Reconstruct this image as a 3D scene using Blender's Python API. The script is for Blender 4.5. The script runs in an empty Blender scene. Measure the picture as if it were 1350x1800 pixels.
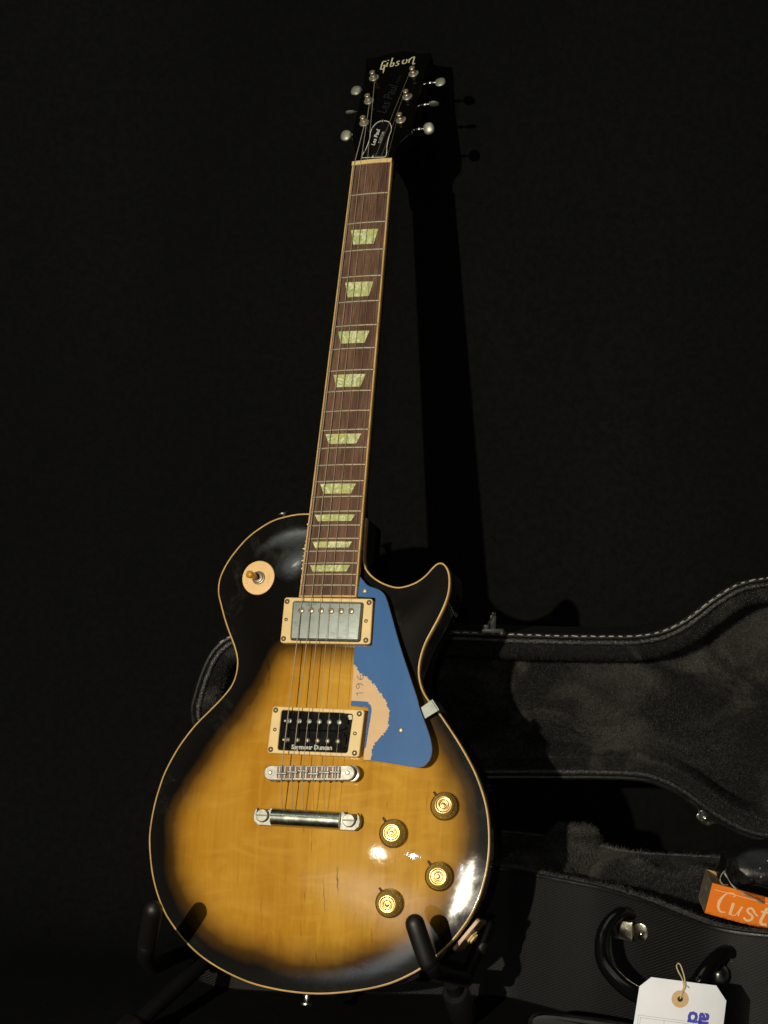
import bpy, math, random
import numpy as np
from mathutils import Vector, Matrix
from mathutils.geometry import delaunay_2d_cdt

random.seed(4); RNG = np.random.default_rng(7)
S = bpy.context.scene
COL = S.collection

# ------------------------------------------------------------------ camera, world, lamps, exposure
CAM_H = 0.57
cam = bpy.data.cameras.new('camera'); cam.sensor_fit = 'VERTICAL'; cam.sensor_height = 24.0
cam.lens = 36.0; cam.clip_start = 0.02; cam.clip_end = 60
cam_o = bpy.data.objects.new('camera', cam); COL.objects.link(cam_o)
cam_o.location = (0, 0, CAM_H); cam_o.rotation_euler = (math.radians(86), 0, 0)
S.camera = cam_o

W = bpy.data.worlds.new('World'); S.world = W; W.use_nodes = True
W.node_tree.nodes['Background'].inputs[0].default_value = (0.8, 0.9, 1.0, 1)
W.node_tree.nodes['Background'].inputs[1].default_value = 0.0022
S.view_settings.view_transform = 'Standard'; S.view_settings.look = 'None'
S.view_settings.exposure = 0.0; S.view_settings.gamma = 1.0

def lamp(name, loc, target, size, power, color, shape='DISK', size_y=None, roll=0.0, spread=180, soft=False):
    l = bpy.data.lights.new(name, 'AREA'); l.shape = shape; l.size = size
    if size_y: l.size_y = size_y
    l.energy = power; l.color = color; l.spread = math.radians(spread)
    if soft:                                                 # soft box: brightest in the middle, fading to its edge
        l.use_nodes = True; nt = l.node_tree; e = nt.nodes['Emission']; ge = nt.nodes.new('ShaderNodeNewGeometry')
        sb = nt.nodes.new('ShaderNodeVectorMath'); sb.operation = 'SUBTRACT'; sb.inputs[1].default_value = (0.5, 0.5, 0)
        ln = nt.nodes.new('ShaderNodeVectorMath'); ln.operation = 'LENGTH'; mr = nt.nodes.new('ShaderNodeMapRange'); mr.interpolation_type = 'SMOOTHERSTEP'
        for k, v in zip((1, 2, 3, 4), (0.0, 0.5, 3.0, 0.0)): mr.inputs[k].default_value = v
        nt.links.new(ge.outputs['Parametric'], sb.inputs[0]); nt.links.new(sb.outputs[0], ln.inputs[0]); nt.links.new(ln.outputs['Value'], mr.inputs[0]); nt.links.new(mr.outputs[0], e.inputs['Strength'])
    o = bpy.data.objects.new(name, l); COL.objects.link(o); o.location = loc
    q = (Vector(target) - Vector(loc)).to_track_quat('-Z', 'Y')
    o.rotation_euler = (q.to_matrix() @ Matrix.Rotation(roll, 3, 'Z')).to_euler()
    return o
lamp('main_lamp', (-1.19, -1.24, 1.03), (0.08, 1.4, 0.45), 0.036, 22, (1.0, 0.91, 0.70), spread=95)
lamp('overhead_fill', (-0.35, 0.55, 2.6), (0.0, 1.3, 0.4), 1.5, 5.0, (0.92, 1.0, 0.86), 'SQUARE')  # added overhead fill, gives the metal hardware something to reflect
lamp('second_spot', (-0.12, -1.5, 1.0), (0.05, 1.4, 0.42), 0.06, 6.0, (1.0, 0.92, 0.8))
lamp('tube_lamp', (-0.87, -1.25, 1.075), (0.12, 1.34, 0.2), 0.07, 1.1, (0.80, 0.89, 1.0), 'RECTANGLE', 0.03, math.radians(25))
lamp('side_panel', (-1.25, -1.25, 0.5), (0.12, 1.34, 0.2), 1.9, 4.2, (0.9, 0.95, 1.0), 'RECTANGLE', 0.9, soft=True)
lamp('high_panel', (-3.3, -1.25, 4.05), (-0.05, 1.4, 0.45), 2.2, 6.0, (0.95, 1.0, 0.86), 'RECTANGLE', 1.2, math.radians(40), soft=True)
lamp('high_lamp', (-3.25, -1.25, 3.9), (-0.05, 1.4, 0.45), 0.5, 1.2, (0.95, 1.0, 0.86), 'RECTANGLE', 0.22, math.radians(40), soft=True)

# ------------------------------------------------------------------ materials
def mat(name, col, rough=0.5, metal=0.0, coat=0.0, coat_r=0.05, var=0.0, var_scale=300, bump=0.0, bump_scale=900,
        rvar=0.0, sheen=0.0, spec=0.5, col2=None, stretch=(1, 1, 1), trans=0.0):
    m = bpy.data.materials.new(name); m.use_nodes = True
    nt = m.node_tree; n = nt.nodes; L = nt.links; b = n['Principled BSDF']
    b.inputs['Base Color'].default_value = (*col, 1); b.inputs['Roughness'].default_value = rough
    b.inputs['Metallic'].default_value = metal; b.inputs['Coat Weight'].default_value = coat
    b.inputs['Coat Roughness'].default_value = coat_r; b.inputs['Sheen Weight'].default_value = sheen
    b.inputs['Specular IOR Level'].default_value = spec; b.inputs['Transmission Weight'].default_value = trans
    tc = n.new('ShaderNodeTexCoord'); mp = n.new('ShaderNodeMapping'); mp.inputs['Scale'].default_value = stretch
    L.new(tc.outputs['Object'], mp.inputs['Vector'])
    def noise(sc, det=4):
        t = n.new('ShaderNodeTexNoise'); t.inputs['Scale'].default_value = sc; t.inputs['Detail'].default_value = det
        L.new(mp.outputs[0], t.inputs['Vector']); return t
    if var or col2:
        t = noise(var_scale); mx = n.new('ShaderNodeMix'); mx.data_type = 'RGBA'
        c2 = col2 if col2 else tuple(c * (1 - var) for c in col)
        r = n.new('ShaderNodeMapRange'); r.inputs[1].default_value = 0.35; r.inputs[2].default_value = 0.65
        L.new(t.outputs[0], r.inputs[0]); L.new(r.outputs[0], mx.inputs[0])
        mx.inputs[6].default_value = (*col, 1); mx.inputs[7].default_value = (*c2, 1)
        L.new(mx.outputs[2], b.inputs['Base Color'])
    if rvar:
        t = noise(var_scale * 0.6, 6); r = n.new('ShaderNodeMapRange')
        r.inputs[1].default_value = 0.3; r.inputs[2].default_value = 0.7
        r.inputs[3].default_value = max(rough - rvar, 0.02); r.inputs[4].default_value = rough + rvar
        L.new(t.outputs[0], r.inputs[0]); L.new(r.outputs[0], b.inputs['Roughness'])
    if bump:
        t = noise(bump_scale); bp = n.new('ShaderNodeBump'); bp.inputs['Strength'].default_value = bump
        bp.inputs['Distance'].default_value = 0.001
        L.new(t.outputs[0], bp.inputs['Height']); L.new(bp.outputs[0], b.inputs['Normal'])
    return m

class NB:                                                    # tiny node-graph helper
    def __init__(s, name):
        s.m = bpy.data.materials.new(name); s.m.use_nodes = True; s.nt = s.m.node_tree
        s.n = s.nt.nodes; s.b = s.n['Principled BSDF']
    def put(s, v, sock):
        if hasattr(v, 'is_output'): s.nt.links.new(v, sock)
        else: sock.default_value = v
    def math(s, op, a, b=0.0, c=0.0):
        k = s.n.new('ShaderNodeMath'); k.operation = op
        s.put(a, k.inputs[0]); s.put(b, k.inputs[1]); s.put(c, k.inputs[2]); return k.outputs[0]
    def obj(s, sc=(1, 1, 1)):
        t = s.n.new('ShaderNodeTexCoord'); mp = s.n.new('ShaderNodeMapping'); mp.inputs['Scale'].default_value = sc
        s.nt.links.new(t.outputs['Object'], mp.inputs['Vector']); return mp.outputs[0]
    def noise(s, vec, sc, det=4, dist=0.0, rough=0.5):
        t = s.n.new('ShaderNodeTexNoise'); s.put(vec, t.inputs['Vector']); t.inputs['Scale'].default_value = sc
        t.inputs['Detail'].default_value = det; t.inputs['Distortion'].default_value = dist
        t.inputs['Roughness'].default_value = rough; return t.outputs[0]
    def rng(s, v, a, b, c=0.0, d=1.0, smooth=False):
        r = s.n.new('ShaderNodeMapRange'); s.put(v, r.inputs[0])
        if smooth: r.interpolation_type = 'SMOOTHSTEP'
        for i, q in zip((1, 2, 3, 4), (a, b, c, d)): r.inputs[i].default_value = q
        return r.outputs[0]
    def mix(s, f, a, b):
        k = s.n.new('ShaderNodeMix'); k.data_type = 'RGBA'; s.put(f, k.inputs[0])
        s.put(a if hasattr(a, 'is_output') else (*a, 1), k.inputs[6]); s.put(b if hasattr(b, 'is_output') else (*b, 1), k.inputs[7])
        return k.outputs[2]
    def ramp(s, v, stops):
        k = s.n.new('ShaderNodeValToRGB'); s.put(v, k.inputs[0]); e = k.color_ramp.elements
        while len(e) < len(stops): e.new(0.5)
        for q, (p, c) in zip(e, stops): q.position = p; q.color = (*c, 1)
        return k.outputs[0]
    def bump(s, h, st=0.3, dist=0.001):
        k = s.n.new('ShaderNodeBump'); s.put(h, k.inputs['Height']); k.inputs['Strength'].default_value = st
        k.inputs['Distance'].default_value = dist; s.nt.links.new(k.outputs[0], s.b.inputs['Normal'])
    def set(s, **kw):
        for k, v in kw.items():
            k = k.replace('_', ' ')
            if isinstance(v, tuple) and len(v) == 3: v = (*v, 1)
            s.put(v, s.b.inputs[k])
        return s.m

def make_sunburst():
    g = NB('sunburst_maple'); a = g.n.new('ShaderNodeAttribute'); a.attribute_name = 'burst'
    o = g.obj(); sep = g.n.new('ShaderNodeSeparateXYZ'); g.put(o, sep.inputs[0]); X, Y = sep.outputs[0], sep.outputs[1]
    fine = g.noise(g.obj((1, 0.035, 1)), 420, 5, 0.4); med = g.noise(g.obj((1, 0.06, 1)), 70, 4, 0.8)
    cloud = g.noise(g.obj((1, 0.5, 1)), 22, 3, 0.5); fig = g.noise(g.obj((0.35, 1, 1)), 48, 3, 1.5)
    wood = g.mix(g.rng(fine, 0.3, 0.7), (0.44, 0.222, 0.019), (0.52, 0.272, 0.026))
    wood = g.mix(g.math('MULTIPLY', g.rng(med, 0.42, 0.68), 0.6), wood, (0.36, 0.155, 0.011))
    wood = g.mix(g.math('MULTIPLY', g.rng(cloud, 0.4, 0.7), 0.5), wood, (0.6, 0.33, 0.048))
    wood = g.mix(g.math('MULTIPLY', g.rng(fig, 0.48, 0.7), 0.34), wood, (0.66, 0.38, 0.065))
    seam = g.rng(X, -0.0006, 0.0006)                           # centre joint of the two maple halves
    wood = g.mix(g.math('MULTIPLY', g.math('SUBTRACT', 1.0, seam), 0.3), wood, (0.38, 0.15, 0.012))
    # mineral streaks in the maple
    wob = g.math('MULTIPLY', g.math('SUBTRACT', g.noise(g.obj((1, 1, 1)), 130, 3), 0.5), 0.004)
    tot = 0.0
    for (x0, y0, k, w, l, st) in ((0.0282, 0.1000, -0.07, 0.0010, 0.0130, 1.0), (0.0165, 0.0860, -0.08, 0.0007, 0.0190, 0.7),
                                  (-0.0580, 0.2915, -0.16, 0.0016, 0.0080, 1.0), (-0.0555, 0.2800, -0.05, 0.0010, 0.0140, 0.5),
                                  (0.0105, 0.0320, -0.1, 0.0007, 0.0080, 0.6), (0.034, 0.157, -0.08, 0.0006, 0.008, 0.6),
                                  (-0.043, 0.072, -0.05, 0.0007, 0.02, 0.35), (-0.068, 0.098, -0.05, 0.0008, 0.012, 0.3)):
        dy = g.math('SUBTRACT', Y, y0)
        dx = g.math('ABSOLUTE', g.math('ADD', g.math('SUBTRACT', g.math('SUBTRACT', X, x0), g.math('MULTIPLY', dy, k)), wob))
        ln = g.rng(g.math('ABSOLUTE', dy), 0.0, l, 1.0, 0.0)
        q = g.math('MULTIPLY', g.math('MULTIPLY', g.rng(dx, 0.0, w, 1.0, 0.0), ln), st * 1.3)
        tot = g.math('ADD', tot, q)
    spk = g.rng(g.noise(g.obj((1, 0.09, 1)), 300, 2), 0.70, 0.78)
    tot = g.math('MINIMUM', g.math('ADD', tot, g.math('MULTIPLY', spk, 0.45)), 0.9)
    wood = g.mix(tot, wood, (0.10, 0.03, 0.004))
    bv = g.math('ADD', a.outputs['Fac'], g.math('MULTIPLY', g.math('SUBTRACT', g.noise(o, 18, 4), 0.5), 16.0))
    burst = g.ramp(g.rng(bv, -26.0, 34.0), [(0.0, (0, 0, 0)), (0.25, (0.0, 0, 0)), (0.42, (0.1, 0.1, 0.1)), (0.57, (0.42, 0.42, 0.42)), (0.78, (0.85, 0.85, 0.85)), (1.0, (1, 1, 1))])
    bw = g.n.new('ShaderNodeRGBToBW'); g.put(burst, bw.inputs[0])
    edge = g.mix(bw.outputs[0], (0.004, 0.0035, 0.003), (0.12, 0.04, 0.006))
    col = g.mix(bw.outputs[0], edge, wood)
    dust_haze = g.math('MULTIPLY', g.rng(g.noise(g.obj((1, 0.8, 1)), 55, 8, 0.6, 0.72), 0.5, 0.8), g.rng(g.noise(o, 16, 2), 0.45, 0.7))  # grey film: dust, strengthened to paint in smudgy haze reflections
    col = g.mix(g.math('MULTIPLY', dust_haze, 0.11), col, (0.30, 0.28, 0.25))
    scr = g.noise(g.obj((1, 1, 1)), 90, 8, 0.0, 0.75)
    cb = g.n.new('ShaderNodeBump'); cb.inputs['Strength'].default_value = 1.0; cb.inputs['Distance'].default_value = 0.00009
    g.put(g.noise(o, 62, 3, 0.3), cb.inputs['Height']); g.put(cb.outputs[0], g.b.inputs['Coat Normal'])
    # rougher lacquer, added to spread glare at lower right rim; worn beside fretboard
    def patch(cx, cy, r, st):
        dx = g.math('SUBTRACT', X, cx); dy = g.math('SUBTRACT', Y, cy)
        dd = g.math('SQRT', g.math('ADD', g.math('MULTIPLY', dx, dx), g.math('MULTIPLY', dy, dy)))
        return g.math('MULTIPLY', g.math('MULTIPLY', g.rng(dd, r, r * 0.25, 0.0, 1.0, True), g.rng(g.noise(o, 75, 5, 0.3, 0.6), 0.3, 0.7, 0.55, 1.0)), st)
    worn = g.math('ADD', patch(0.147, 0.104, 0.036, 0.11), patch(0.140, 0.078, 0.030, 0.07))
    worn = g.math('ADD', worn, patch(-0.042, 0.412, 0.030, 0.14))
    rough = g.math('ADD', g.rng(scr, 0.35, 0.75, 0.025, 0.045), worn)
    return g.set(Base_Color=col, Roughness=0.4, Specular_IOR_Level=0.03, Coat_Weight=1.0, Coat_Roughness=rough)

def make_rosewood():
    g = NB('rosewood'); f1 = g.noise(g.obj((1, 0.03, 1)), 700, 5, 0.3); f2 = g.noise(g.obj((1, 0.02, 1)), 140, 3, 0.2)
    f3 = g.noise(g.obj((1, 0.25, 1)), 40, 3, 0.2)
    c = g.mix(g.rng(f1, 0.35, 0.7), (0.075, 0.039, 0.024), (0.18, 0.096, 0.06))
    c = g.mix(g.math('MULTIPLY', g.rng(f2, 0.45, 0.62), 0.65), c, (0.036, 0.017, 0.012))
    c = g.mix(g.math('MULTIPLY', g.rng(f3, 0.4, 0.7), 0.35), c, (0.15, 0.068, 0.045))
    g.bump(f1, 0.25, 0.0004)
    return g.set(Base_Color=c, Roughness=0.55, Specular_IOR_Level=0.2)

def make_pearl():
    g = NB('pearloid'); o = g.obj((1, 0.6, 1)); n1 = g.noise(o, 85, 4, 3.0); n2 = g.noise(g.obj(), 240, 3, 1.0)
    c = g.ramp(n1, [(0.28, (0.30, 0.30, 0.07)), (0.40, (0.50, 0.50, 0.17)), (0.50, (0.27, 0.33, 0.14)), (0.58, (0.70, 0.70, 0.38)), (0.66, (0.34, 0.40, 0.24)), (0.75, (0.55, 0.56, 0.27))])
    c = g.mix(g.math('MULTIPLY', g.rng(n2, 0.58, 0.72), 0.5), c, (0.66, 0.68, 0.4))
    return g.set(Base_Color=c, Roughness=0.3)

def make_tolex():
    g = NB('textured_tolex'); uv = g.n.new('ShaderNodeTexCoord'); sep = g.n.new('ShaderNodeSeparateXYZ')
    g.put(uv.outputs['UV'], sep.inputs[0]); u, v = sep.outputs[0], sep.outputs[1]
    a = g.math('SINE', g.math('MULTIPLY', g.math('ADD', g.math('MULTIPLY', u, 0.9), v), 2.3))
    b = g.math('SINE', g.math('MULTIPLY', g.math('SUBTRACT', g.math('MULTIPLY', u, 0.55), v), 2.3))
    h = g.math('MULTIPLY', g.rng(a, -0.2, 0.95), g.rng(b, 0.0, 0.95))
    nz = g.noise(g.obj(), 90, 4)
    h = g.math('MULTIPLY', h, g.rng(nz, 0.25, 0.7, 0.5, 1.0))
    g.bump(h, 0.8, 0.0009)
    return g.set(Base_Color=g.mix(h, (0.0015, 0.0015, 0.0015), (0.037, 0.037, 0.041)), Roughness=0.5)  # raised weave coloured lighter to stand in for its glints

def make_trim():
    g = NB('braided_trim'); n1 = g.noise(g.obj(), 420, 3, 1.0); g.bump(n1, 1.0, 0.0012)
    return g.set(Base_Color=g.mix(g.rng(n1, 0.45, 0.7), (0.008, 0.008, 0.008), (0.042, 0.042, 0.044)), Roughness=0.38)

def make_curtain():
    g = NB('black_drape'); n1 = g.noise(g.obj(), 900, 3); n2 = g.noise(g.obj((1, 1, 0.4)), 3, 4)
    n3 = g.noise(g.obj((1, 1, 1)), 130, 6, 0, 0.75)
    k = g.mix(g.rng(n2, 0.35, 0.7), (0.0037, 0.0039, 0.0040), (0.0062, 0.0064, 0.0064))
    k = g.mix(g.math('MULTIPLY', g.rng(n3, 0.4, 0.65), 0.65), k, (0.0020, 0.0021, 0.0021))
    g.bump(n1, 0.5, 0.001)
    return g.set(Base_Color=k, Roughness=0.95, Specular_IOR_Level=0.06)

def make_plush(name, c1, c2):
    g = NB(name); n1 = g.noise(g.obj((1, 1, 1.4)), 10, 4, 0.8, 0.6); n2 = g.noise(g.obj(), 260, 3)
    c = g.mix(g.rng(n1, 0.47, 0.70, smooth=True), c1, c2)
    c = g.mix(g.math('MULTIPLY', g.rng(n2, 0.4, 0.7), 0.5), c, tuple(0.5 * q for q in c1))
    return g.set(Base_Color=c, Roughness=0.9, Sheen_Weight=0.15, Specular_IOR_Level=0.1)

def make_guard_blue():
    g = NB('blue_paint'); n1 = g.noise(g.obj(), 700, 4); n2 = g.noise(g.obj((1, 0.4, 1)), 40, 3)
    c = g.mix(g.rng(n2, 0.35, 0.7), (0.029, 0.104, 0.28), (0.038, 0.122, 0.315))
    c = g.mix(g.math('MULTIPLY', g.rng(g.noise(g.obj(), 260, 6, 0, 0.75), 0.62, 0.72), 0.5), c, (0.10, 0.19, 0.30))
    g.bump(n1, 0.12, 0.0004)
    return g.set(Base_Color=c, Roughness=g.rng(g.noise(g.obj(), 45, 6, 0.5, 0.7), 0.35, 0.7, 0.38, 0.46), Specular_IOR_Level=0.2)

def make_cover():
    g = NB('aged_nickel_cover'); n1 = g.noise(g.obj(), 60, 5, 0.5); n2 = g.noise(g.obj((1, 3, 1)), 160, 5)
    c = g.mix(g.rng(n1, 0.35, 0.7), (0.25, 0.275, 0.26), (0.18, 0.205, 0.205))
    spots = g.rng(g.noise(g.obj(), 330, 2), 0.70, 0.76)
    c = g.mix(g.math('MULTIPLY', spots, 0.55), c, (0.1, 0.11, 0.11))
    return g.set(Base_Color=c, Metallic=0.75, Roughness=g.rng(n2, 0.3, 0.7, 0.34, 0.55))

M = dict(
    burst=make_sunburst(), rose=make_rosewood(), pearl=make_pearl(), tolex=make_tolex(), trim=make_trim(), drape=make_curtain(),
    plush=make_plush('dark_plush', (0.0065, 0.0063, 0.006), (0.034, 0.0325, 0.030)), pile=make_plush('plush_pile', (0.0078, 0.0076, 0.0072), (0.094, 0.089, 0.082)),
    blue=make_guard_blue(), cover=make_cover(),
    bind=mat('aged_binding', (0.60, 0.375, 0.125), 0.35, coat=0.6, var=0.25, var_scale=60, rvar=0.1),
    cream=mat('cream_plastic', (0.72, 0.52, 0.235), 0.38, var=0.1, var_scale=70, rvar=0.08),
    tan=mat('bare_guard_plastic', (0.61, 0.395, 0.205), 0.5, var=0.1, var_scale=60),
    chip=mat('poker_chip_plastic', (0.78, 0.50, 0.22), 0.45, var=0.08, var_scale=90),
    chiptext=mat('chip_lettering', (0.60, 0.36, 0.15), 0.5),
    side=mat('dark_lacquer', (0.008, 0.005, 0.003), 0.5, coat=1.0, coat_r=0.06, var=0.4, var_scale=40, spec=0.0),
    black=mat('black_lacquer', (0.0025, 0.0025, 0.0025), 0.5, coat=0.8, coat_r=0.04, var=0.3, var_scale=60, spec=0.0),
    bplast=mat('black_plastic', (0.006, 0.006, 0.006), 0.16, rvar=0.05, var_scale=200, spec=0.25),
    rubber=mat('black_foam_rubber', (0.0042, 0.0042, 0.004), 0.5, var=0.3, var_scale=500, bump=0.1, bump_scale=1200),
    steel=mat('black_steel', (0.004, 0.0042, 0.0044), 0.55, var=0.2, var_scale=200, spec=0.25),
    nickel=mat('worn_nickel', (0.62, 0.60, 0.55), 0.28, metal=1.0, rvar=0.1, var=0.25, var_scale=250),
    nickel2=mat('dull_nickel', (0.37, 0.365, 0.33), 0.46, metal=0.75, rvar=0.1, var=0.3, var_scale=220),
    chrome=mat('polished_nickel', (0.54, 0.57, 0.50), 0.26, metal=1.0, rvar=0.06, var=0.2, var_scale=200),
    fret=mat('fret_wire', (0.30, 0.25, 0.175), 0.5, metal=0.6, var=0.2, var_scale=200),
    brass=mat('screw_brass', (0.42, 0.33, 0.19), 0.35, metal=0.9, var=0.3, var_scale=500),
    well=mat('screw_well', (0.16, 0.10, 0.05), 0.6, var=0.3, var_scale=300), slot=mat('stud_slot', (0.16, 0.15, 0.12), 0.5, metal=0.6), dark=mat('dark_slot', (0.03, 0.02, 0.012), 0.7, var=0.3, var_scale=300),
    saddle=mat('bridge_saddle', (0.16, 0.085, 0.05), 0.5, metal=0.5, var=0.3, var_scale=300),
    gold=mat('gold_insert', (0.76, 0.49, 0.19), 0.32, metal=1.0, rvar=0.06, var=0.15, var_scale=200),
    amber=mat('amber_knob', (0.31, 0.205, 0.048), 0.3, coat=1.0, coat_r=0.08, var=0.3, var_scale=90),
    numer=mat('knob_numerals', (0.78, 0.66, 0.42), 0.5),
    tip=mat('amber_switch_tip', (0.62, 0.27, 0.02), 0.25, coat=1.0, var=0.15, var_scale=300),
    grey=mat('grey_metal', (0.30, 0.28, 0.22), 0.4, metal=0.7, var=0.2, var_scale=300),
    wound=mat('wound_string', (0.40, 0.35, 0.265), 0.5, metal=0.3, var=0.2, var_scale=900),
    plain=mat('plain_string', (0.22, 0.18, 0.125), 0.5, metal=0.3),
    white=mat('white_ink', (0.62, 0.62, 0.58), 0.5), silverink=mat('silver_ink', (0.42, 0.42, 0.39), 0.5),
    logo=mat('pearl_logo', (0.62, 0.60, 0.36), 0.3, var=0.25, var_scale=260), ghost=mat('faint_silkscreen', (0.006, 0.0058, 0.0055), 0.5),
    ink=mat('grey_ink', (0.10, 0.08, 0.07), 0.6), bracket=mat('bracket_steel', (0.20, 0.22, 0.20), 0.45, metal=0.6, var=0.2, var_scale=120), jack=mat('jack_plate_plastic', (0.52, 0.31, 0.17), 0.4, coat=0.5, var=0.3, var_scale=120),
    clasp=mat('clasp_nickel', (0.55, 0.50, 0.40), 0.22, metal=1.0, var=0.3, var_scale=90, rvar=0.1, bump=0.4, bump_scale=120), post=mat('bronze_post', (0.46, 0.38, 0.26), 0.42, metal=0.75, var=0.2, var_scale=300),
    button=mat('satin_nickel_button', (0.31, 0.31, 0.245), 0.42, metal=0.55, var=0.15, var_scale=200),
    vinyl=mat('black_vinyl', (0.005, 0.005, 0.005), 0.42, bump=0.3, bump_scale=700, rvar=0.1),
    thread=mat('white_thread', (0.42, 0.40, 0.35), 0.8, var=0.3, var_scale=900),
    gloss=mat('black_glossy_plastic', (0.003, 0.003, 0.003), 0.16, rvar=0.06, var_scale=100),
    card=mat('white_card', (0.76, 0.78, 0.86), 0.75, var=0.04, var_scale=60), reinf=mat('tan_paper', (0.62, 0.42, 0.22), 0.8, var=0.1, var_scale=300),
    bluei=mat('blue_print', (0.06, 0.06, 0.42), 0.6), line=mat('printed_line', (0.33, 0.32, 0.42), 0.7),
    twine=mat('cotton_string', (0.62, 0.50, 0.28), 0.85, var=0.3, var_scale=900),
    orange=mat('orange_box_print', (0.80, 0.19, 0.008), 0.4, var=0.1, var_scale=60), kraft=mat('plain_cardboard', (0.42, 0.27, 0.12), 0.85, var=0.15, var_scale=200),
    end=mat('printed_box_end', (0.16, 0.13, 0.09), 0.6, col2=(0.06, 0.06, 0.05), var_scale=150),
    boxtext=mat('box_lettering', (0.78, 0.50, 0.30), 0.5), leather=mat('black_leather', (0.004, 0.004, 0.0045), 0.36, bump=0.25, bump_scale=400, rvar=0.08, spec=0.35),
    clear=mat('clear_plastic_bag', (0.9, 0.92, 0.9), 0.08, bump=0.5, bump_scale=160, trans=1.0), film=mat('bag_edge', (0.27, 0.29, 0.26), 0.3, var=0.4, var_scale=300),
    cloth=mat('black_bag_cloth', (0.011, 0.011, 0.012), 0.5, bump=0.3, bump_scale=500, var=0.3, var_scale=60, sheen=0.1),
    greycloth=mat('dark_grey_cloth', (0.03, 0.03, 0.028), 0.9, bump=0.4, bump_scale=900, var=0.3, var_scale=80),
    floor=mat('black_floor', (0.006, 0.006, 0.006), 0.8, var=0.3, var_scale=40, bump=0.3, bump_scale=600, spec=0.1),
)

# ------------------------------------------------------------------ mesh helpers
def tag(o, label=None, cat=None, kind=None, group=None):
    if label: o['label'] = label
    if cat: o['category'] = cat
    if kind: o['kind'] = kind
    if group: o['group'] = group
    return o
def empty(name, label, cat, mw):
    o = bpy.data.objects.new(name, None); COL.objects.link(o); o.empty_display_size = 0.05
    o.matrix_world = mw; return tag(o, label, cat)
def mesh(name, V, F, m, smooth=40):
    me = bpy.data.meshes.new(name); me.from_pydata([tuple(v) for v in V], [], [tuple(f) for f in F]); me.validate()
    if smooth:
        me.polygons.foreach_set('use_smooth', [True] * len(me.polygons)); me.update()
        me.set_sharp_from_angle(angle=math.radians(smooth))
    me.materials.append(m); return me
def link(name, me, parent=None, mw=None):
    o = bpy.data.objects.new(name, me); COL.objects.link(o)
    if parent is not None: o.parent = parent
    if mw is not None: o.matrix_local = mw
    return o
def join(parts):
    V, F = [], []
    for v, f in parts:
        k = len(V); V += [tuple(q) for q in v]; F += [tuple(i + k for i in g) for g in f]
    return V, F
def loft(loops, closed=True, cap0=False, cap1=False):
    V = [tuple(p) for l in loops for p in l]; n = len(loops[0]); F = []
    for k in range(len(loops) - 1):
        for i in range(n if closed else n - 1):
            j = (i + 1) % n; F.append((k * n + i, k * n + j, (k + 1) * n + j, (k + 1) * n + i))
    if cap0: F.append(tuple(range(n - 1, -1, -1)))
    if cap1: F.append(tuple((len(loops) - 1) * n + i for i in range(n)))
    return V, F
def inset(P, d):                                             # offset a closed CCW polygon inward by d
    P = np.asarray(P, float); a = np.roll(P, 1, 0); b = np.roll(P, -1, 0)
    t1 = P - a; t2 = b - P
    n1 = np.c_[-t1[:, 1], t1[:, 0]] / (np.linalg.norm(t1, axis=1)[:, None] + 1e-9); n2 = np.c_[-t2[:, 1], t2[:, 0]] / (np.linalg.norm(t2, axis=1)[:, None] + 1e-9)
    n = n1 + n2; n /= np.linalg.norm(n, axis=1)[:, None] + 1e-9
    c = np.clip((n * n1).sum(1), 0.5, 1)
    return P + n * (d / c)[:, None]
def ccw(P):
    P = np.asarray(P, float); x, y = P[:, 0], P[:, 1]
    return P if (x * np.roll(y, -1) - np.roll(x, -1) * y).sum() > 0 else P[::-1]
def smooth_curve(P, step, closed=True):                      # Catmull-Rom, resampled by arc length
    P = np.asarray(P, float); n = len(P); out = []
    for i in range(n if closed else n - 1):
        p = [P[(i + k) % n] if closed else P[min(max(i + k, 0), n - 1)] for k in (-1, 0, 1, 2)]
        for t in np.linspace(0, 1, 12, endpoint=False):
            out.append(0.5 * (2 * p[1] + (p[2] - p[0]) * t + (2 * p[0] - 5 * p[1] + 4 * p[2] - p[3]) * t * t + (3 * p[1] - p[0] - 3 * p[2] + p[3]) * t ** 3))
    if not closed: out.append(P[-1])
    return resample(np.array(out), step, closed)
def resample(Q, step, closed=True):
    Q = np.asarray(Q, float)
    if closed: Q = np.vstack([Q, Q[:1]])
    s = np.r_[0, np.cumsum(np.linalg.norm(np.diff(Q, axis=0), axis=1))]; k = max(int(round(s[-1] / step)), 3)
    u = np.linspace(0, s[-1], k + 1)[: k if closed else k + 1]
    return np.array([np.interp(u, s, Q[:, c]) for c in range(Q.shape[1])]).T
def relax(P, it, keep=()):
    P = P.copy(); m = np.ones(len(P), bool); m[list(keep)] = False
    for _ in range(it):
        Q = 0.25 * np.roll(P, 1, 0) + 0.5 * P + 0.25 * np.roll(P, -1, 0); P[m] = Q[m]
    return P
def rrect(x0, x1, y0, y1, r, n=5):
    P = []
    for cx, cy, a in ((x1 - r, y1 - r, 0), (x0 + r, y1 - r, 90), (x0 + r, y0 + r, 180), (x1 - r, y0 + r, 270)):
        for k in range(n + 1):
            t = math.radians(a + 90 * k / n); P.append((cx + r * math.cos(t), cy + r * math.sin(t)))
    return np.array(P)
def rpoly(Q, r, n=5):                                        # rounded corners on any CCW quad
    Q = ccw(Q); P = []
    for i in range(len(Q)):
        a, b, c = Q[i - 1], Q[i], Q[(i + 1) % len(Q)]
        u = (a - b) / np.linalg.norm(a - b); v = (c - b) / np.linalg.norm(c - b)
        p0, p1 = b + u * r, b + v * r
        for k in range(n + 1):
            t = k / n; P.append((1 - t) ** 2 * p0 + 2 * t * (1 - t) * b + t * t * p1)
    return np.array(P)
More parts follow.
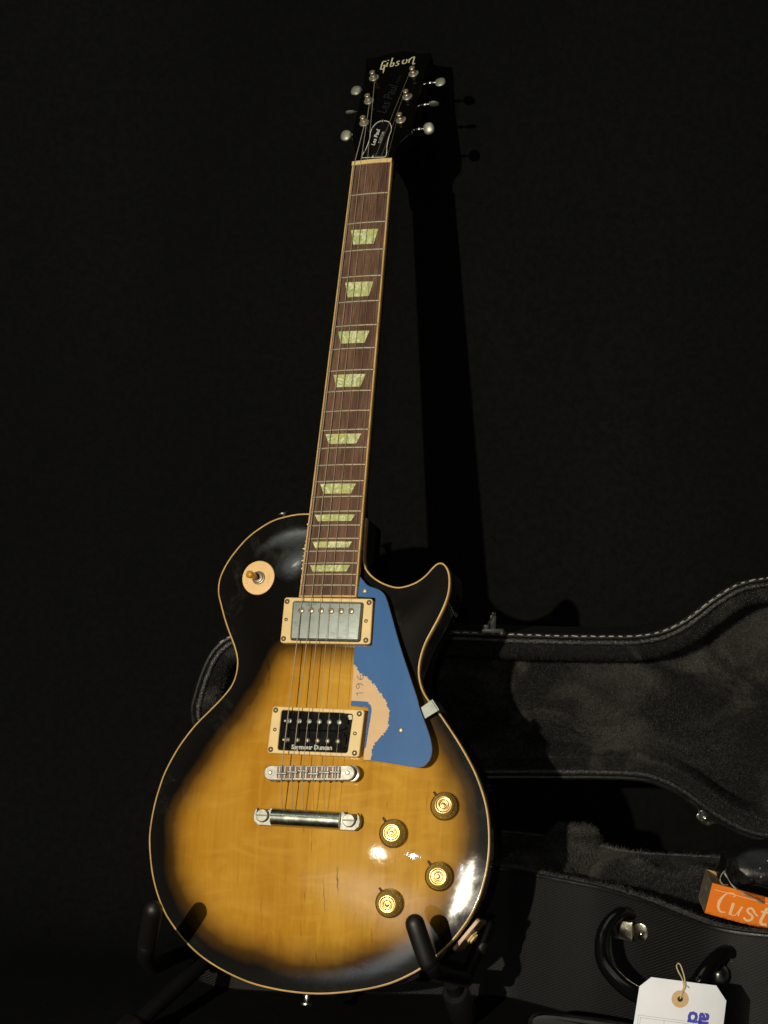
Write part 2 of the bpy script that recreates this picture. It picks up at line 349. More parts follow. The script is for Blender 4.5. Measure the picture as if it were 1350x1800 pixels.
def up(P, z):
    return [(p[0], p[1], z) for p in P]
def prism(P, z0, z1, bev=0.4):
    P = ccw(P)
    if bev <= 0: return loft([up(P, z0), up(P, z1)], True, True, True)
    return loft([up(P, z0), up(P, z1 - bev), up(inset(P, bev * 0.3), z1 - bev * 0.3), up(inset(P, bev), z1)], True, True, True)
def frame(O, I, z0, z1, bev=0.8):
    O, I = ccw(O), ccw(I)
    return loft([up(O, z0), up(O, z1 - bev), up(inset(O, bev * 0.3), z1 - bev * 0.3), up(inset(O, bev), z1), up(inset(I, -bev * 0.6), z1), up(I, z1 - bev * 0.6), up(I, z0)])
def lathe(prof, seg=24, c=(0, 0, 0), ax=None, closed_ends=True):
    loops = [[(r * math.cos(2 * math.pi * k / seg), r * math.sin(2 * math.pi * k / seg), z) for k in range(seg)] for r, z in prof]
    V, F = loft(loops, True, closed_ends, closed_ends)
    R = Matrix.Identity(3) if ax is None else Vector((0, 0, 1)).rotation_difference(Vector(ax)).to_matrix()
    return [tuple(R @ Vector(v) + Vector(c)) for v in V], F
def tube(P, r, seg=8, cap=True):
    P = [Vector(p) for p in P]; n = len(P); rr = r if hasattr(r, '__len__') else [r] * n
    loops = []; prev = None
    for i in range(n):
        t = (P[min(i + 1, n - 1)] - P[max(i - 1, 0)]).normalized()
        if prev is None:
            a = Vector((0, 0, 1)) if abs(t.z) < 0.9 else Vector((1, 0, 0)); u = t.cross(a).normalized()
        else: u = (prev - t * prev.dot(t)).normalized()
        prev = u; v = t.cross(u)
        loops.append([tuple(P[i] + (u * math.cos(2 * math.pi * k / seg) + v * math.sin(2 * math.pi * k / seg)) * rr[i]) for k in range(seg)])
    return loft(loops, True, cap, cap)
def round_tube(P, r, seg=14):                                # tube with hemispherical ends
    P = [Vector(p) for p in P]; a = (P[0] - P[1]).normalized(); b = (P[-1] - P[-2]).normalized()
    ks = [math.radians(q) for q in (85, 65, 45, 22)]
    Q = [P[0] + a * r * math.sin(k) for k in ks] + P + [P[-1] + b * r * math.sin(k) for k in ks[::-1]]
    R = [r * math.cos(k) for k in ks] + [r] * len(P) + [r * math.cos(k) for k in ks[::-1]]
    return tube(Q, R, seg)
def box(x0, x1, y0, y1, z0, z1, b=0.0):
    return prism([(x0, y0), (x1, y0), (x1, y1), (x0, y1)], z0, z1, b)
def xf(VF, M4):
    return [tuple(M4 @ Vector(v)) for v in VF[0]], VF[1]
def text_geo(body, size, shear=0.0, bold=0.0, spacing=1.0):  # built-in font, as a flat mesh about its own centre (units as given)
    c = bpy.data.curves.new('lettering', 'FONT'); c.body = body; c.size = size; c.align_x = 'CENTER'; c.align_y = 'CENTER'
    c.shear = shear; c.offset = bold; c.resolution_u = 2; c.space_character = spacing
    o = bpy.data.objects.new('lettering', c); COL.objects.link(o); dg = bpy.context.evaluated_depsgraph_get(); dg.update()
    me = bpy.data.meshes.new_from_object(o.evaluated_get(dg))
    V = [tuple(v.co) for v in me.vertices]; F = [tuple(p.vertices) for p in me.polygons]
    bpy.data.objects.remove(o); bpy.data.curves.remove(c); bpy.data.meshes.remove(me)
    return V, F
def stroke(P, w, z=0.0):                                     # flat pen stroke along a polyline, width w (scalar or list)
    P = np.asarray(P, float); n = len(P); ww = w if hasattr(w, '__len__') else [w] * n
    t = np.gradient(P, axis=0); t /= np.linalg.norm(t, axis=1)[:, None] + 1e-9; nn = np.c_[-t[:, 1], t[:, 0]]
    V = [(*(P[i] + nn[i] * ww[i] / 2), z) for i in range(n)] + [(*(P[i] - nn[i] * ww[i] / 2), z) for i in range(n)]
    return V, [(i, n + i, n + i + 1, i + 1) for i in range(n - 1)]

# ================================================================== THE GUITAR (built in millimetres: x across, y up the neck, z out of the top)
ORG = np.array([0.0, -190.0, -50.0])
RW = Matrix(((0.952394, 0.06405, -0.298065), (-0.302372, 0.323333, -0.896675), (0.038942, 0.944115, 0.327308)))
TW = Vector((-0.05867, 1.37884, 0.23116))
MWG = Matrix.Translation(TW + RW @ Vector(ORG / 1000)) @ RW.to_4x4()
MWG = Matrix.Translation(MWG.translation) @ MWG.to_quaternion().to_matrix().to_4x4()
guitar = empty('electric_guitar', 'sunburst electric guitar with blue pickguard leaning on a black stand', 'guitar', MWG)
def g(V): return [((v[0] - ORG[0]) / 1000, (v[1] - ORG[1]) / 1000, (v[2] - ORG[2]) / 1000) for v in V]
SHARP = {'humbucker', 'pickup_ring', 'bridge', 'tailpiece_lug', 'guard_bracket', 'pickguard', 'blue_paint', 'jack_plate', 'saddle', 'nut', 'mounting_tab', 'guard_bracket_leg'}
def gm(name, VF, m, parent=None, smooth=40):
    if name in SHARP: smooth = 21
    return link(name, mesh(name, g(VF[0]), VF[1], m, smooth), parent if parent is not None else guitar)
def at(x, y, z): return Matrix.Translation(((x - ORG[0]) / 1000, (y - ORG[1]) / 1000, (z - ORG[2]) / 1000))
def mm(VF): return [(v[0] / 1000, v[1] / 1000, v[2] / 1000) for v in VF[0]], VF[1]

RIM = [(-32.0, 250.2), (-42.3, 249.9), (-53.8, 248.0), (-66.6, 244.4), (-79.1, 237.6), (-91.4, 228.4), (-101.0, 217.8), (-109.2, 206.5), (-114.8, 195.9), (-118.1, 185.9), (-118.6, 177.3), (-117.5, 169.5), (-114.1, 160.2), (-108.7, 145.8), (-102.1, 131.7), (-96.6, 120.8), (-92.6, 110.3), (-91.5, 102.9), (-91.9, 94.5), (-94.4, 85.1), (-99.7, 76.7), (-107.8, 67.2), (-117.9, 56.6), (-128.1, 46.0), (-136.1, 35.6), (-143.9, 24.0), (-150.5, 11.4), (-156.3, -2.1), (-159.8, -14.7), (-162.5, -27.5), (-164.5, -43.9), (-164.9, -59.5), (-162.8, -74.8), (-158.0, -94.4), (-150.8, -112.3), (-141.4, -128.3), (-133.6, -137.5), (-123.2, -148.0), (-108.5, -159.6), (-92.6, -168.8), (-71.9, -177.5), (-50.2, -183.9), (-27.3, -187.3), (-6.5, -188.6), (14.0, -188.2), (33.4, -185.9), (55.6, -181.6), (68.9, -178.1), (83.1, -173.0), (99.5, -164.5), (109.8, -157.4), (123.4, -145.2), (133.5, -134.6), (141.5, -123.9), (148.5, -112.8), (154.4, -99.3), (157.9, -87.4), (160.7, -72.8), (161.9, -58.8), (161.6, -45.2), (160.0, -30.6), (157.1, -17.5), (152.0, -3.3), (145.4, 10.8), (136.8, 25.1), (128.0, 38.0), (118.1, 51.2), (108.7, 63.2), (99.6, 72.6), (94.7, 79.4), (91.3, 86.9), (89.1, 95.7), (88.8, 104.1), (90.4, 114.6), (94.0, 126.2), (99.3, 137.1), (105.1, 149.0), (109.9, 160.7), (112.8, 171.5), (113.3, 181.5), (112.0, 191.1), (108.6, 197.6), (103.8, 201.2), (99.5, 200.1), (95.0, 195.8), (89.2, 188.8), (81.5, 182.9), (73.6, 179.5), (63.5, 177.4), (54.2, 179.4), (45.7, 182.9), (37.0, 188.6), (30.8, 195.7), (28.4, 203.7), (28.0, 212.3), (27.9, 222.5), (27.9, 233.6), (27.9, 248.8)]
RIMS = np.array(RIM)
rim = np.vstack([smooth_curve(RIMS, 2.2, False), [[10, 249.2], [-5, 249.5], [-20, 249.9]]])
rim = relax(ccw(rim), 3)
BURST = np.array([(-45, 119), (-58, 97), (-70, 71), (-88, 45), (-110, 15), (-130, -17), (-139.9, -49.2), (-136.0, -85.0), (-119.7, -119.6), (-93.1, -142.9), (-58.4, -157.8), (-17.0, -164.7), (20.2, -163.6), (61.5, -154.5), (96.8, -140.3), (124.9, -114.8), (140.3, -80.5), (143.6, -46.6), (135.7, -12.6), (119.8, 21.6), (102.0, 48.4), (79.9, 87.0), (48.0, 118.0), (-8.5, 121)])
burst = smooth_curve(BURST, 3.0)
def inside(P, poly):
    x, y = P[:, 0][:, None], P[:, 1][:, None]; a = poly; b = np.roll(poly, -1, 0)
    c = ((a[:, 1] > y) != (b[:, 1] > y)) & (x < (b[:, 0] - a[:, 0]) * (y - a[:, 1]) / (b[:, 1] - a[:, 1] + 1e-12) + a[:, 0])
    return c.sum(1) % 2 == 1
def mind(P, poly):
    return np.concatenate([np.sqrt(((P[i:i + 800, None] - poly[None]) ** 2).sum(2)).min(1) for i in range(0, len(P), 800)])
_dense = resample(rim, 0.6)
def softd(P):                                                # smooth distance to the rim
    P = np.asarray(P, float); o = []
    for i in range(0, len(P), 600):
        d2 = ((P[i:i + 600, None] - _dense[None]) ** 2).sum(2) + 0.05
        o.append((2 / math.pi * (0.6 / d2 ** 2).sum(1)) ** (-1 / 3))
    return np.concatenate(o)
_ad = np.linspace(0, 200, 801); _st = lambda t: np.clip(t, 0, 1) ** 2 * (3 - 2 * np.clip(t, 0, 1))
_ah = np.cumsum(0.19 * _st((_ad - 2) / 32) * (1 - _st((_ad - 68) / 96))) * 0.25
def top_z(P):                                                # carved arch of the maple top
    return np.interp(softd(np.atleast_2d(np.asarray(P, float))), _ad, _ah)
def tz(x, y): return float(top_z([(x, y)])[0])

# --- body: back and sides, binding, carved top
BH = 50.0
gm('body', loft([up(inset(rim, 0.25), -5.5), up(inset(rim, 0.15), -BH + 4), up(inset(rim, 1.2), -BH + 1.2), up(inset(rim, 4), -BH)], True, True, True), M['side'])
bi = inset(rim, 1.5)
gm('binding', loft([up(inset(rim, 1.7), -1.0), up(bi, 0.12), up(inset(rim, 0.35), 0.15), up(inset(rim, 0.05), -0.25), up(rim, -6.4), up(inset(rim, 0.4), -6.5)]), M['bind'], smooth=60)
edge = inset(rim, 1.42)
gx, gy = np.meshgrid(np.arange(-168, 168, 3.0), np.arange(-192, 256, 2.6)); gx[1::2] += 1.5
pts = np.c_[gx.ravel(), gy.ravel()]
pts = pts[inside(pts, edge)]; pts = pts[mind(pts, edge) > 1.7]
nb = len(edge)
vs, es, fs, *_ = delaunay_2d_cdt([Vector(p) for p in np.vstack([edge, pts])], [(i, (i + 1) % nb) for i in range(nb)], [], 1, 1e-4)
P2 = np.array([(v.x, v.y) for v in vs]); Z = top_z(P2); Z = np.where(mind(P2, edge) < 0.05, 0.0, Z)
top = gm('carved_top', ([(p[0], p[1], z) for p, z in zip(P2, Z)], [tuple(f) for f in fs]), M['burst'], smooth=0)
top.data.polygons.foreach_set('use_smooth', [True] * len(top.data.polygons))
sd = mind(P2, burst) * np.where(inside(P2, burst), 1, -1)
att = top.data.attributes.new('burst', 'FLOAT', 'POINT'); att.data.foreach_set('value', sd.astype(np.float32))
if top.data.polygons[0].normal.z < 0: top.data.flip_normals()

# --- neck, fretboard, frets, inlays
ANG = math.radians(4.4); CA, SA = math.cos(ANG), math.sin(ANG); SCALE = 628.65
def fb(s, x, h=0.0):                                         # fretboard frame: s from the nut, h above the board's edge plane
    y = (SCALE - s) * CA; z = 28 - (SCALE - s) * SA; return (x, y + h * SA, z + h * CA)
def hw(s): return (43.05 + (56.6 - 43.05) * s / 457.0) / 2
def crown(x, w): return 1.1 * (1 - (x / w) ** 2)
def fretd(n): return SCALE * (1 - 2 ** (-n / 12))
SEND = 462.0
secs = []
for s in np.linspace(0, SEND, 24):
    w = hw(s) - 1.5; xs = np.linspace(-w, w, 11)
    secs.append([fb(s, x, crown(x, hw(s))) for x in xs] + [fb(s, w, -6.5), fb(s, -w, -6.5)])
gm('fretboard', loft(secs, True, True, True), M['rose'])
fbo = bpy.data.objects['fretboard']
def strip(sg):
    loops = []
    for s in np.linspace(0, SEND + 1.5, 12):
        w = hw(s); i = w - 1.55
        loops.append([fb(s, sg * i, crown(i, w) + 0.05), fb(s, sg * (w - 0.3), 0.1), fb(s, sg * w, -0.3), fb(s, sg * w, -6.6), fb(s, sg * i, -6.6)])
    return loft(loops, True, True, True)
gm('fretboard_binding', strip(-1), M['bind'], fbo); gm('fretboard_binding', strip(1), M['bind'], fbo)
w = hw(SEND) - 1.6
gm('end_binding', loft([[fb(q, x, crown(x, hw(SEND)) + hh) for x in np.linspace(-w, w, 9)] for q, hh in ((SEND + 0.05, -6.5), (SEND + 0.05, 0.04), (SEND + 1.6, 0.04), (SEND + 1.6, -6.5))], False), M['bind'], fbo)
def fret(n):
    s0 = fretd(n); w = hw(s0) - 1.3; loops = []
    for x in np.linspace(-w, w, 13):
        c = crown(x, hw(s0)); loops.append([fb(s0 + a, x, c + b) for a, b in ((-1.2, 0.0), (-1.05, 0.55), (-0.5, 1.0), (0, 1.1), (0.5, 1.0), (1.05, 0.55), (1.2, 0.0))])
    return loft(loops, False)
for n in range(1, 23): gm('fret', fret(n), M['fret'], fbo)
INL = [[(75.9, -15.0), (76.7, 14.3), (93.5, 10.9), (93.0, -10.8)], [(135.4, -15.2), (136.2, 14.6), (152.3, 11.4), (152.4, -10.7)], [(189.7, -17.0), (190.6, 15.7), (203.6, 11.6), (203.2, -13.1)],
       [(236.8, -17.1), (237.2, 16.1), (250.6, 12.0), (250.3, -12.6)], [(299.6, -18.8), (300.1, 17.6), (310.3, 13.5), (310.0, -14.3)], [(350.9, -18.8), (351.5, 17.3), (361.5, 13.3), (361.1, -14.2)],
       [(382.2, -20.9), (382.7, 19.5), (389.0, 16.0), (388.8, -17.2)], [(409.2, -20.5), (409.6, 19.0), (415.4, 16.4), (415.3, -17.0)], [(432.7, -20.0), (432.7, 19.6), (438.9, 16.2), (438.9, -16.9)]]
for q in INL:
    a, b, c, d = q; loops = []
    for t in np.linspace(0, 1, 9):
        r0 = (a[0] + (b[0] - a[0]) * t, a[1] + (b[1] - a[1]) * t); r1 = (d[0] + (c[0] - d[0]) * t, d[1] + (c[1] - d[1]) * t)
        loops.append([fb(r[0], r[1], crown(r[1], hw(r[0])) + hh) for r, hh in ((r0, -0.3), (r0, 0.07), (r1, 0.07), (r1, -0.3))])
    gm('inlay', loft(loops, False), M['pearl'], fbo)
secs = []
for s, dp in [(-6, 13.5), (6, 15)] + [(s, 14.5 + 5 * s / 380) for s in np.linspace(20, 360, 12)] + [(372, 24), (380, 38), (384, 46)]:
    w = hw(max(s, 0)) - 0.15
    secs.append([fb(s, w * math.cos(t), -6.5 - dp * max(math.sin(t), 0) ** 0.85) for t in np.linspace(0, math.pi, 17)])
gm('neck', loft(secs, True, True, True), M['side'])
nut = prism([(-21.4, 0), (21.4, 0), (21.4, 4.6), (-21.4, 4.6)], 0, 1, 0)
nv = []
for s in (-4.8, -0.02):
    nv.append([fb(s, x, -5.5) for x in (-21.5, 21.5)] + [fb(s, x, crown(x, 21.5) + (1.5 if s > -4 else 1.0)) for x in np.linspace(21.5, -21.5, 9)])
gm('nut', loft(nv, True, True, True), M['cream'])

# --- headstock
A17 = ANG + math.radians(17); NY, NZ = fb(0, 0, 0)[1], fb(0, 0, 0)[2]; C17, S17 = math.cos(A17), math.sin(A17)
def hs(x, t, h=0.0): return (x, NY + t * C17 + h * S17, NZ - t * S17 + h * C17)
HEAD = [(33.7, 181.1), (34.2, 170.6), (32.9, 152.2), (31.9, 119.9), (32.4, 81.0), (33.2, 52.5), (32.0, 47.5), (25.0, 37.8), (21.3, 28.0), (20.4, 9.9), (20.4, -3), (-22.4, -3), (-23.4, 12.0), (-23.3, 22.0), (-26.9, 37.5), (-32.4, 49.5), (-33.9, 59.4), (-34.7, 93.7), (-35.9, 130.4), (-38.2, 162.4), (-41.6, 184.6), (-37.0, 184.2), (-30.9, 184.2), (-21.7, 187.0), (-12.3, 189.6), (-2.7, 190.2), (4.2, 189.3), (12.4, 186.5), (20.7, 183.4), (27.6, 181.8)]
HP = ccw(np.array(HEAD)); H0 = -4.0
def hloop(P, h): return [hs(p[0], p[1], h) for p in P]
head = gm('headstock', loft([hloop(inset(HP, 1), H0 - 15), hloop(HP, H0 - 14), hloop(HP, H0 - 0.8), hloop(inset(HP, 0.25), H0 - 0.2), hloop(inset(HP, 0.9), H0)], True, True, True), M['black'])
def hput(name, VF, m, h, parent=head, smooth=40):            # flat item given in (x, t)
    return gm(name, ([hs(v[0], v[1], h + v[2]) for v in VF[0]], VF[1]), m, parent, smooth)
LOGO = [([(-16.1, 174.9), (-18.8, 175.4), (-20.3, 173.9), (-20.5, 167.6), (-20.5, 162.6), (-19.0, 161.8), (-17.4, 162.6), (-16.6, 168.2), (-18.4, 167.8)], 1.3), ([(-16.8, 168.0), (-16.4, 155.2)], [1.5, 1.0]),
        ([(-14.2, 172.6), (-14.3, 165.8), (-12.9, 166.0)], 1.3), ([(-14.1, 177.1), (-14.2, 175.5)], 1.5), ([(-9.8, 180.0), (-10.0, 166.3), (-8.6, 165.2), (-7.1, 165.8), (-6.4, 168.6), (-7.2, 170.8), (-9.4, 170.4)], 1.25),
        ([(-0.2, 172.7), (-2.2, 172.9), (-3.3, 171.6), (-2.7, 170.0), (-1.1, 168.6), (-1.1, 166.6), (-2.4, 165.6), (-4.4, 165.8)], 1.2), ([(4.6, 174.3), (3.3, 172.2), (3.3, 169.0), (4.7, 167.5), (6.4, 167.8), (7.7, 169.4), (7.9, 172.9), (6.9, 174.6)], 1.2),
        ([(10.5, 175.0), (10.6, 168.1)], 1.3), ([(10.6, 172.4), (12.3, 175.7), (14.3, 177.0), (15.6, 176.6), (15.7, 166.2), (16.7, 164.9), (18.2, 165.8)], 1.2)]
hput('logo', join([stroke(resample(smooth_curve(p, 0.5, False), 0.5, False) if len(p) > 3 else p, [1.2 * q for q in wd] if hasattr(wd, '__len__') else 1.25 * wd, 0.06 + 0.002 * i) for i, (p, wd) in enumerate(LOGO)]), M['logo'], H0, smooth=0)
def hText(name, body, size, cx, ct, rot, m, h, shear=0.0, bold=0.0, parent=head, sy=1.0):
    VF = xf(text_geo(body, size, shear, bold), Matrix.Translation((cx, ct, 0)) @ Matrix.Rotation(rot, 4, 'Z') @ Matrix.Diagonal((1, sy, 1, 1)))
    return hput(name, VF, m, h, parent, 0)
hText('signature', 'Les Paul', 14, -3.0, 108, math.radians(82), M['ghost'], H0 + 0.05, 0.35, sy=1.2)
hText('model_mark', 'MODEL', 4.2, 4.0, 141, math.radians(82), M['ghost'], H0 + 0.05)
TRC = [(-1.9, 71.5), (-7.3, 69.6), (-11.0, 63.0), (-12.2, 55.2), (-11.4, 43.0), (-12.4, 28.6), (-14.8, 15.6), (-6.3, 13.5), (4.0, 12.6), (12.4, 13.3), (11.0, 29.3), (10.6, 44.0), (11.2, 55.0), (9.0, 63.5), (5.0, 69.3)]
tp = ccw(smooth_curve(TRC, 1.5)); trc = hput('truss_rod_cover', prism(tp, 0, 1.7, 0.2), M['bplast'], H0)
hput('cover_edge', loft([up(tp, 1.45), up(tp, 1.95), up(inset(tp, 0.7), 1.98), up(inset(tp, 0.8), 1.6)]), M['white'], H0, trc)
hText('cover_script', 'Les Paul', 7.6, -4.6, 44.5, math.radians(86), M['white'], H0 + 1.85, 0.35, 0.12, trc, 0.85)
hText('cover_lettering', 'CUSTOM', 4.4, 2.0, 44, math.radians(86), M['silverink'], H0 + 1.85, 0.0, 0.02, trc)
def dome(r, h): return lathe([(r, 0), (r, h * 0.35), (r * 0.8, h * 0.75), (r * 0.4, h), (0.01, h)], 14)
for x, t in ((-1.6, 71.0), (-9.3 + 7.2, 15.3)):
    hput('cover_screw', xf(dome(1.7, 1.2), Matrix.Translation((x, t, 1.9))), M['brass'], H0, trc)
TUN = [((-25.5, 148.1), (-46.0, 141.6), 12), ((-24.0, 108.8), (-45.0, 104.5), 128), ((-22.5, 72.7), (-43.3, 66.5), 25), ((19.6, 147.9), (46.9, 140.6), 5), ((18.9, 109.2), (45.6, 104.6), 118), ((18.2, 71.6), (45.9, 64.9), 38)]
def sphere(rx, ry, rz, n=16, k=8, pw=1.0):
    loops = []
    for i in range(k + 1):
        t = -math.pi / 2 + math.pi * i / k; c = max(math.cos(t), 0.02)
        loops.append([(rx * c * math.copysign(abs(math.cos(2 * math.pi * j / n)) ** pw, math.cos(2 * math.pi * j / n)), ry * c * math.copysign(abs(math.sin(2 * math.pi * j / n)) ** pw, math.sin(2 * math.pi * j / n)), rz * math.sin(t)) for j in range(n)])
    return loft(loops, True, True, True)
for (bx, bt), (kx, kt), ro in TUN:
    sg = 1 if kx > 0 else -1
    tm = hput('tuning_machine', xf(lathe([(5.6, 0), (5.6, 0.7), (5.2, 1.1), (3.6, 1.2), (3.3, 1.9), (3.0, 1.9)], 26), Matrix.Translation((bx, bt, 0))), M['button'], H0)
    hput('string_post', xf(lathe([(2.9, 0.5), (2.9, 3.6), (2.2, 4.3), (2.2, 5.6), (3.0, 6.2), (3.1, 7.9), (2.6, 8.5), (1.2, 8.5), (1.0, 7.9)], 18), Matrix.Translation((bx, bt, 0))), M['post'], H0, tm)
    hput('tuner_shaft', lathe([(1.3, 0), (1.3, 5), (2.0, 6), (2.0, 8), (1.2, 9), (1.2, abs(kx) - 31)], 10, (sg * 30, kt, -9), (sg, 0, 0)), M['nickel'], H0, tm)
    hput('tuner_housing', xf(prism(rrect(-9, 9, -7, 7, 3), -23, -15, 1), Matrix.Translation((sg * 20, kt, 0))), M['nickel'], H0, tm)
    btn = xf(sphere(5.8, 6.3, 2.1, 18, 10, 0.85), Matrix.Translation((kx + sg * 1.5, kt, -9)) @ Matrix.Rotation(math.radians(ro), 4, 'X') @ Matrix.Rotation(math.radians(12 * sg), 4, 'Z'))
    hput('tuner_button', btn, M['button'], H0, tm)

# --- pickups
RING_SCREW = mesh('screw', *mm(join([lathe([(2.0, -0.4), (2.0, 0.3), (1.6, 0.8), (0.9, 1.0), (0.75, 0.45), (0.01, 0.45)], 14)])), M['brass'])
def screw(parent, x, y, z, k=1.0, me=None):
    return link('screw', me or RING_SCREW, parent, at(x, y, z) @ Matrix.Diagonal((k, k, k, 1)))
WELL = mesh('screw_well', *mm(lathe([(2.6, 0), (2.6, 0.1), (0.01, 0.1)], 14)), M['well'])
ro = rpoly([(-42.9, 164.6), (44.6, 163.1), (45.0, 120.5), (-43.6, 121.2)], 3.2); ri = rpoly([(-33.9, 161.0), (36.0, 159.7), (35.4, 122.6), (-33.6, 123.6)], 3.0)
nring = gm('pickup_ring', frame(ro, ri, 4, 15, 0.9), M['cream'])
for x, y in ((-39.7, 160.5), (41.2, 159.5), (40.5, 124.3), (-40.3, 125.2)): link('screw_well', WELL, nring, at(x, y, 14.95)); screw(nring, x, y, 15.0)
for x, y in ((-39.3, 143.3), (39.4, 142.2)): screw(nring, x, y, 14.9, 0.9)
cq = rpoly([(-33.0, 160.3), (35.4, 158.9), (34.8, 123.4), (-32.8, 124.4)], 2.6)
cov = gm('pickup_cover', loft([up(cq, 5), up(cq, 17), up(inset(cq, 0.35), 17.9), up(inset(cq, 1.0), 18.4), up(inset(cq, 1.8), 18.5)], True, False, True), M['cover'], smooth=50)
POLE = mesh('pole_piece', *mm(join([lathe([(2.3, -0.5), (2.3, 0.25), (1.9, 0.5), (0.01, 0.55)], 16)])), M['post'])
HOLE = mesh('pole_hole', *mm(lathe([(3.0, -0.2), (3.0, 0.05), (2.2, 0.05), (2.2, -0.1)], 18, closed_ends=False)), M['well'])
SLOT = mesh('pole_slot', *mm(box(-1.7, 1.7, -0.3, 0.3, 0, 0.62)), M['dark'])
for k in range(6):
    px_, py_ = -23.4 + 49.0 * k / 5, 151.3 - 0.5 * k / 5
    p = link('pole_piece', POLE, cov, at(px_, py_, 18.5)); link('pole_hole', HOLE, cov, at(px_, py_, 18.5))
    link('pole_slot', SLOT, cov, at(px_, py_, 18.45) @ Matrix.Rotation(random.uniform(0, 3), 4, 'Z'))
ro = rpoly([(-43.9, 61.4), (45.4, 59.9), (43.0, 17.4), (-45.6, 18.5)], 3.2); ri = rpoly([(-34.8, 58.2), (34.6, 56.0), (31.8, 20.8), (-35.6, 21.6)], 2.6)
bring = gm('pickup_ring', frame(ro, ri, 4, 19.5, 0.9), M['cream'])
for x, y in ((-40.4, 57.8), (40.6, 56.3), (38.6, 21.0), (-42.2, 21.9)): link('screw_well', WELL, bring, at(x, y, 19.45)); screw(bring, x, y, 19.5)
for x, y in ((-39.7, 40.0), (37.7, 38.5)): screw(bring, x, y, 19.4, 0.9)
hb = gm('humbucker', join([prism(rpoly([(-34.4, 57.8), (34.2, 55.6), (31.4, 21.2), (-35.2, 22.0)], 2), 6, 19, 0.3),
        prism(rrect(-31.5, 31.0, 39.9, 56.6, 7), 18, 22.6, 0.8), prism(rrect(-32.0, 30.4, 22.2, 39.5, 7), 18, 22.6, 0.8)]), M['bplast'])
SLUG = mesh('pole_piece', *mm(lathe([(2.4, -0.4), (2.4, 0.5), (2.1, 0.75), (0.01, 0.8)], 16)), M['nickel2'])
PSCR = mesh('pole_screw', *mm(lathe([(2.3, -0.4), (2.3, 0.7), (1.7, 1.4), (0.8, 1.6), (0.7, 1.0), (0.01, 1.0)], 16)), M['post'])
for k in range(6):
    link('pole_piece', SLUG, hb, at(-24.9 + 48.2 * k / 5, 47.8, 22.6)); link('pole_screw', PSCR, hb, at(-25.0 + 48.3 * k / 5, 30.6, 22.6))
for x, y in ((-29.2, 47.8), (-29.3, 30.6)): link('bobbin_screw', mesh('bobbin_screw', *mm(lathe([(1.0, 0), (0.9, 0.3), (0.01, 0.35)], 10)), M['nickel2']), hb, at(x, y, 22.6))
gm('maker_lettering', xf(text_geo('Seymour Duncan', 5.6, 0, 0.22, 1.0), Matrix.Translation((-1.4, 24.4, 22.66)) @ Matrix.Rotation(math.radians(0.6), 4, 'Z')), M['silverink'], hb, 0)
gm('mounting_tab', prism(rrect(29.5, 34.0, 50.6, 55.2, 1.5), 18.5, 19.3, 0.2), M['grey'], hb)

# --- pickguard: cream plate with a worn blue coat of paint
def gz(x, y): return 11 + (180 - y) * 0.035
GUARD = [(28.2, 165.7), (29.4, 184.8), (36.0, 177.6), (40.6, 175.2), (47.9, 172.7), (53.2, 169.1), (56.8, 163.1), (61.8, 150.2), (72.1, 121.7), (83.1, 94.7), (92.6, 71.8), (95.6, 62.7), (105.3, 41.5), (109.0, 30.3), (109.5, 22.5), (107.1, 15.8), (101.6, 11.1), (92.3, 10.8), (77.0, 12.6), (54.3, 15.2), (46.5, 15.4)]
def gsheet(P, hb_, ht):                                      # sheet lying on the guard's sloping plane
    P = ccw(P); b = 0.25
    return loft([[(p[0], p[1], gz(*p) + hb_) for p in P], [(p[0], p[1], gz(*p) + ht - b) for p in P], [(p[0], p[1], gz(*p) + ht) for p in inset(P, b)]], True, True, True)
notch_b = [(46.7, 40.0), (47.4, 60.4), (46.6, 62.6), (44.6, 63.4), (30.3, 63.9)]
notch_n = [(29.6, 119.2), (44.5, 118.9), (46.3, 120.3), (46.0, 163.4), (45.2, 165.0), (28.2, 165.7)]
gp = np.vstack([smooth_curve(GUARD[1:], 2.0, False), notch_b, notch_n])
guard = gm('pickguard', gsheet(gp, -2.0, 0.0), M['tan'])
FILM = [(29.95, 101.9), (31.3, 101.5), (36.8, 96.3), (44.7, 89.6), (52.4, 82.6), (59.0, 74.7), (64.5, 66.7), (67.4, 59.9), (68.0, 51.9), (67.4, 45.0), (63.1, 38.2), (57.7, 32.3), (54.0, 25.4), (53.0, 15.3)]
fe = resample(FILM, 0.55, False); nrm = np.gradient(fe, axis=0); nrm = np.c_[-nrm[:, 1], nrm[:, 0]] / (np.linalg.norm(nrm, axis=1)[:, None] + 1e-9)
jit = np.convolve(RNG.normal(0, 1, len(fe) + 8), np.ones(9) / 9, 'valid') * 1.5 + RNG.normal(0, 0.5, len(fe)) + np.where(RNG.random(len(fe)) < 0.08, RNG.normal(0, 0.9, len(fe)), 0)
jit[:3] = 0; jit[-2:] = 0
fe = fe + nrm * jit[:, None]
outer = smooth_curve(GUARD[1:], 2.0, False); k = int(np.argmin(np.abs(outer[:, 0] - 53.0) + np.abs(outer[:, 1] - 15.3)))
film = np.vstack([outer[:k], fe[::-1], notch_n])
gm('blue_paint', gsheet(film, 0.01, 0.16), M['blue'], guard)
ee = resample([(30.25, 63.95), (44.6, 63.5), (46.7, 62.5), (47.5, 60.4), (46.85, 40.0), (46.0, 24.0)], 0.6, False)
wv = np.linspace(4.2, 1.4, len(ee)) + RNG.normal(0, 0.18, len(ee)); wv = np.where(np.arange(len(ee)) < 26, 4.6, wv); wv[-6:] *= np.linspace(1, 0.2, 6)
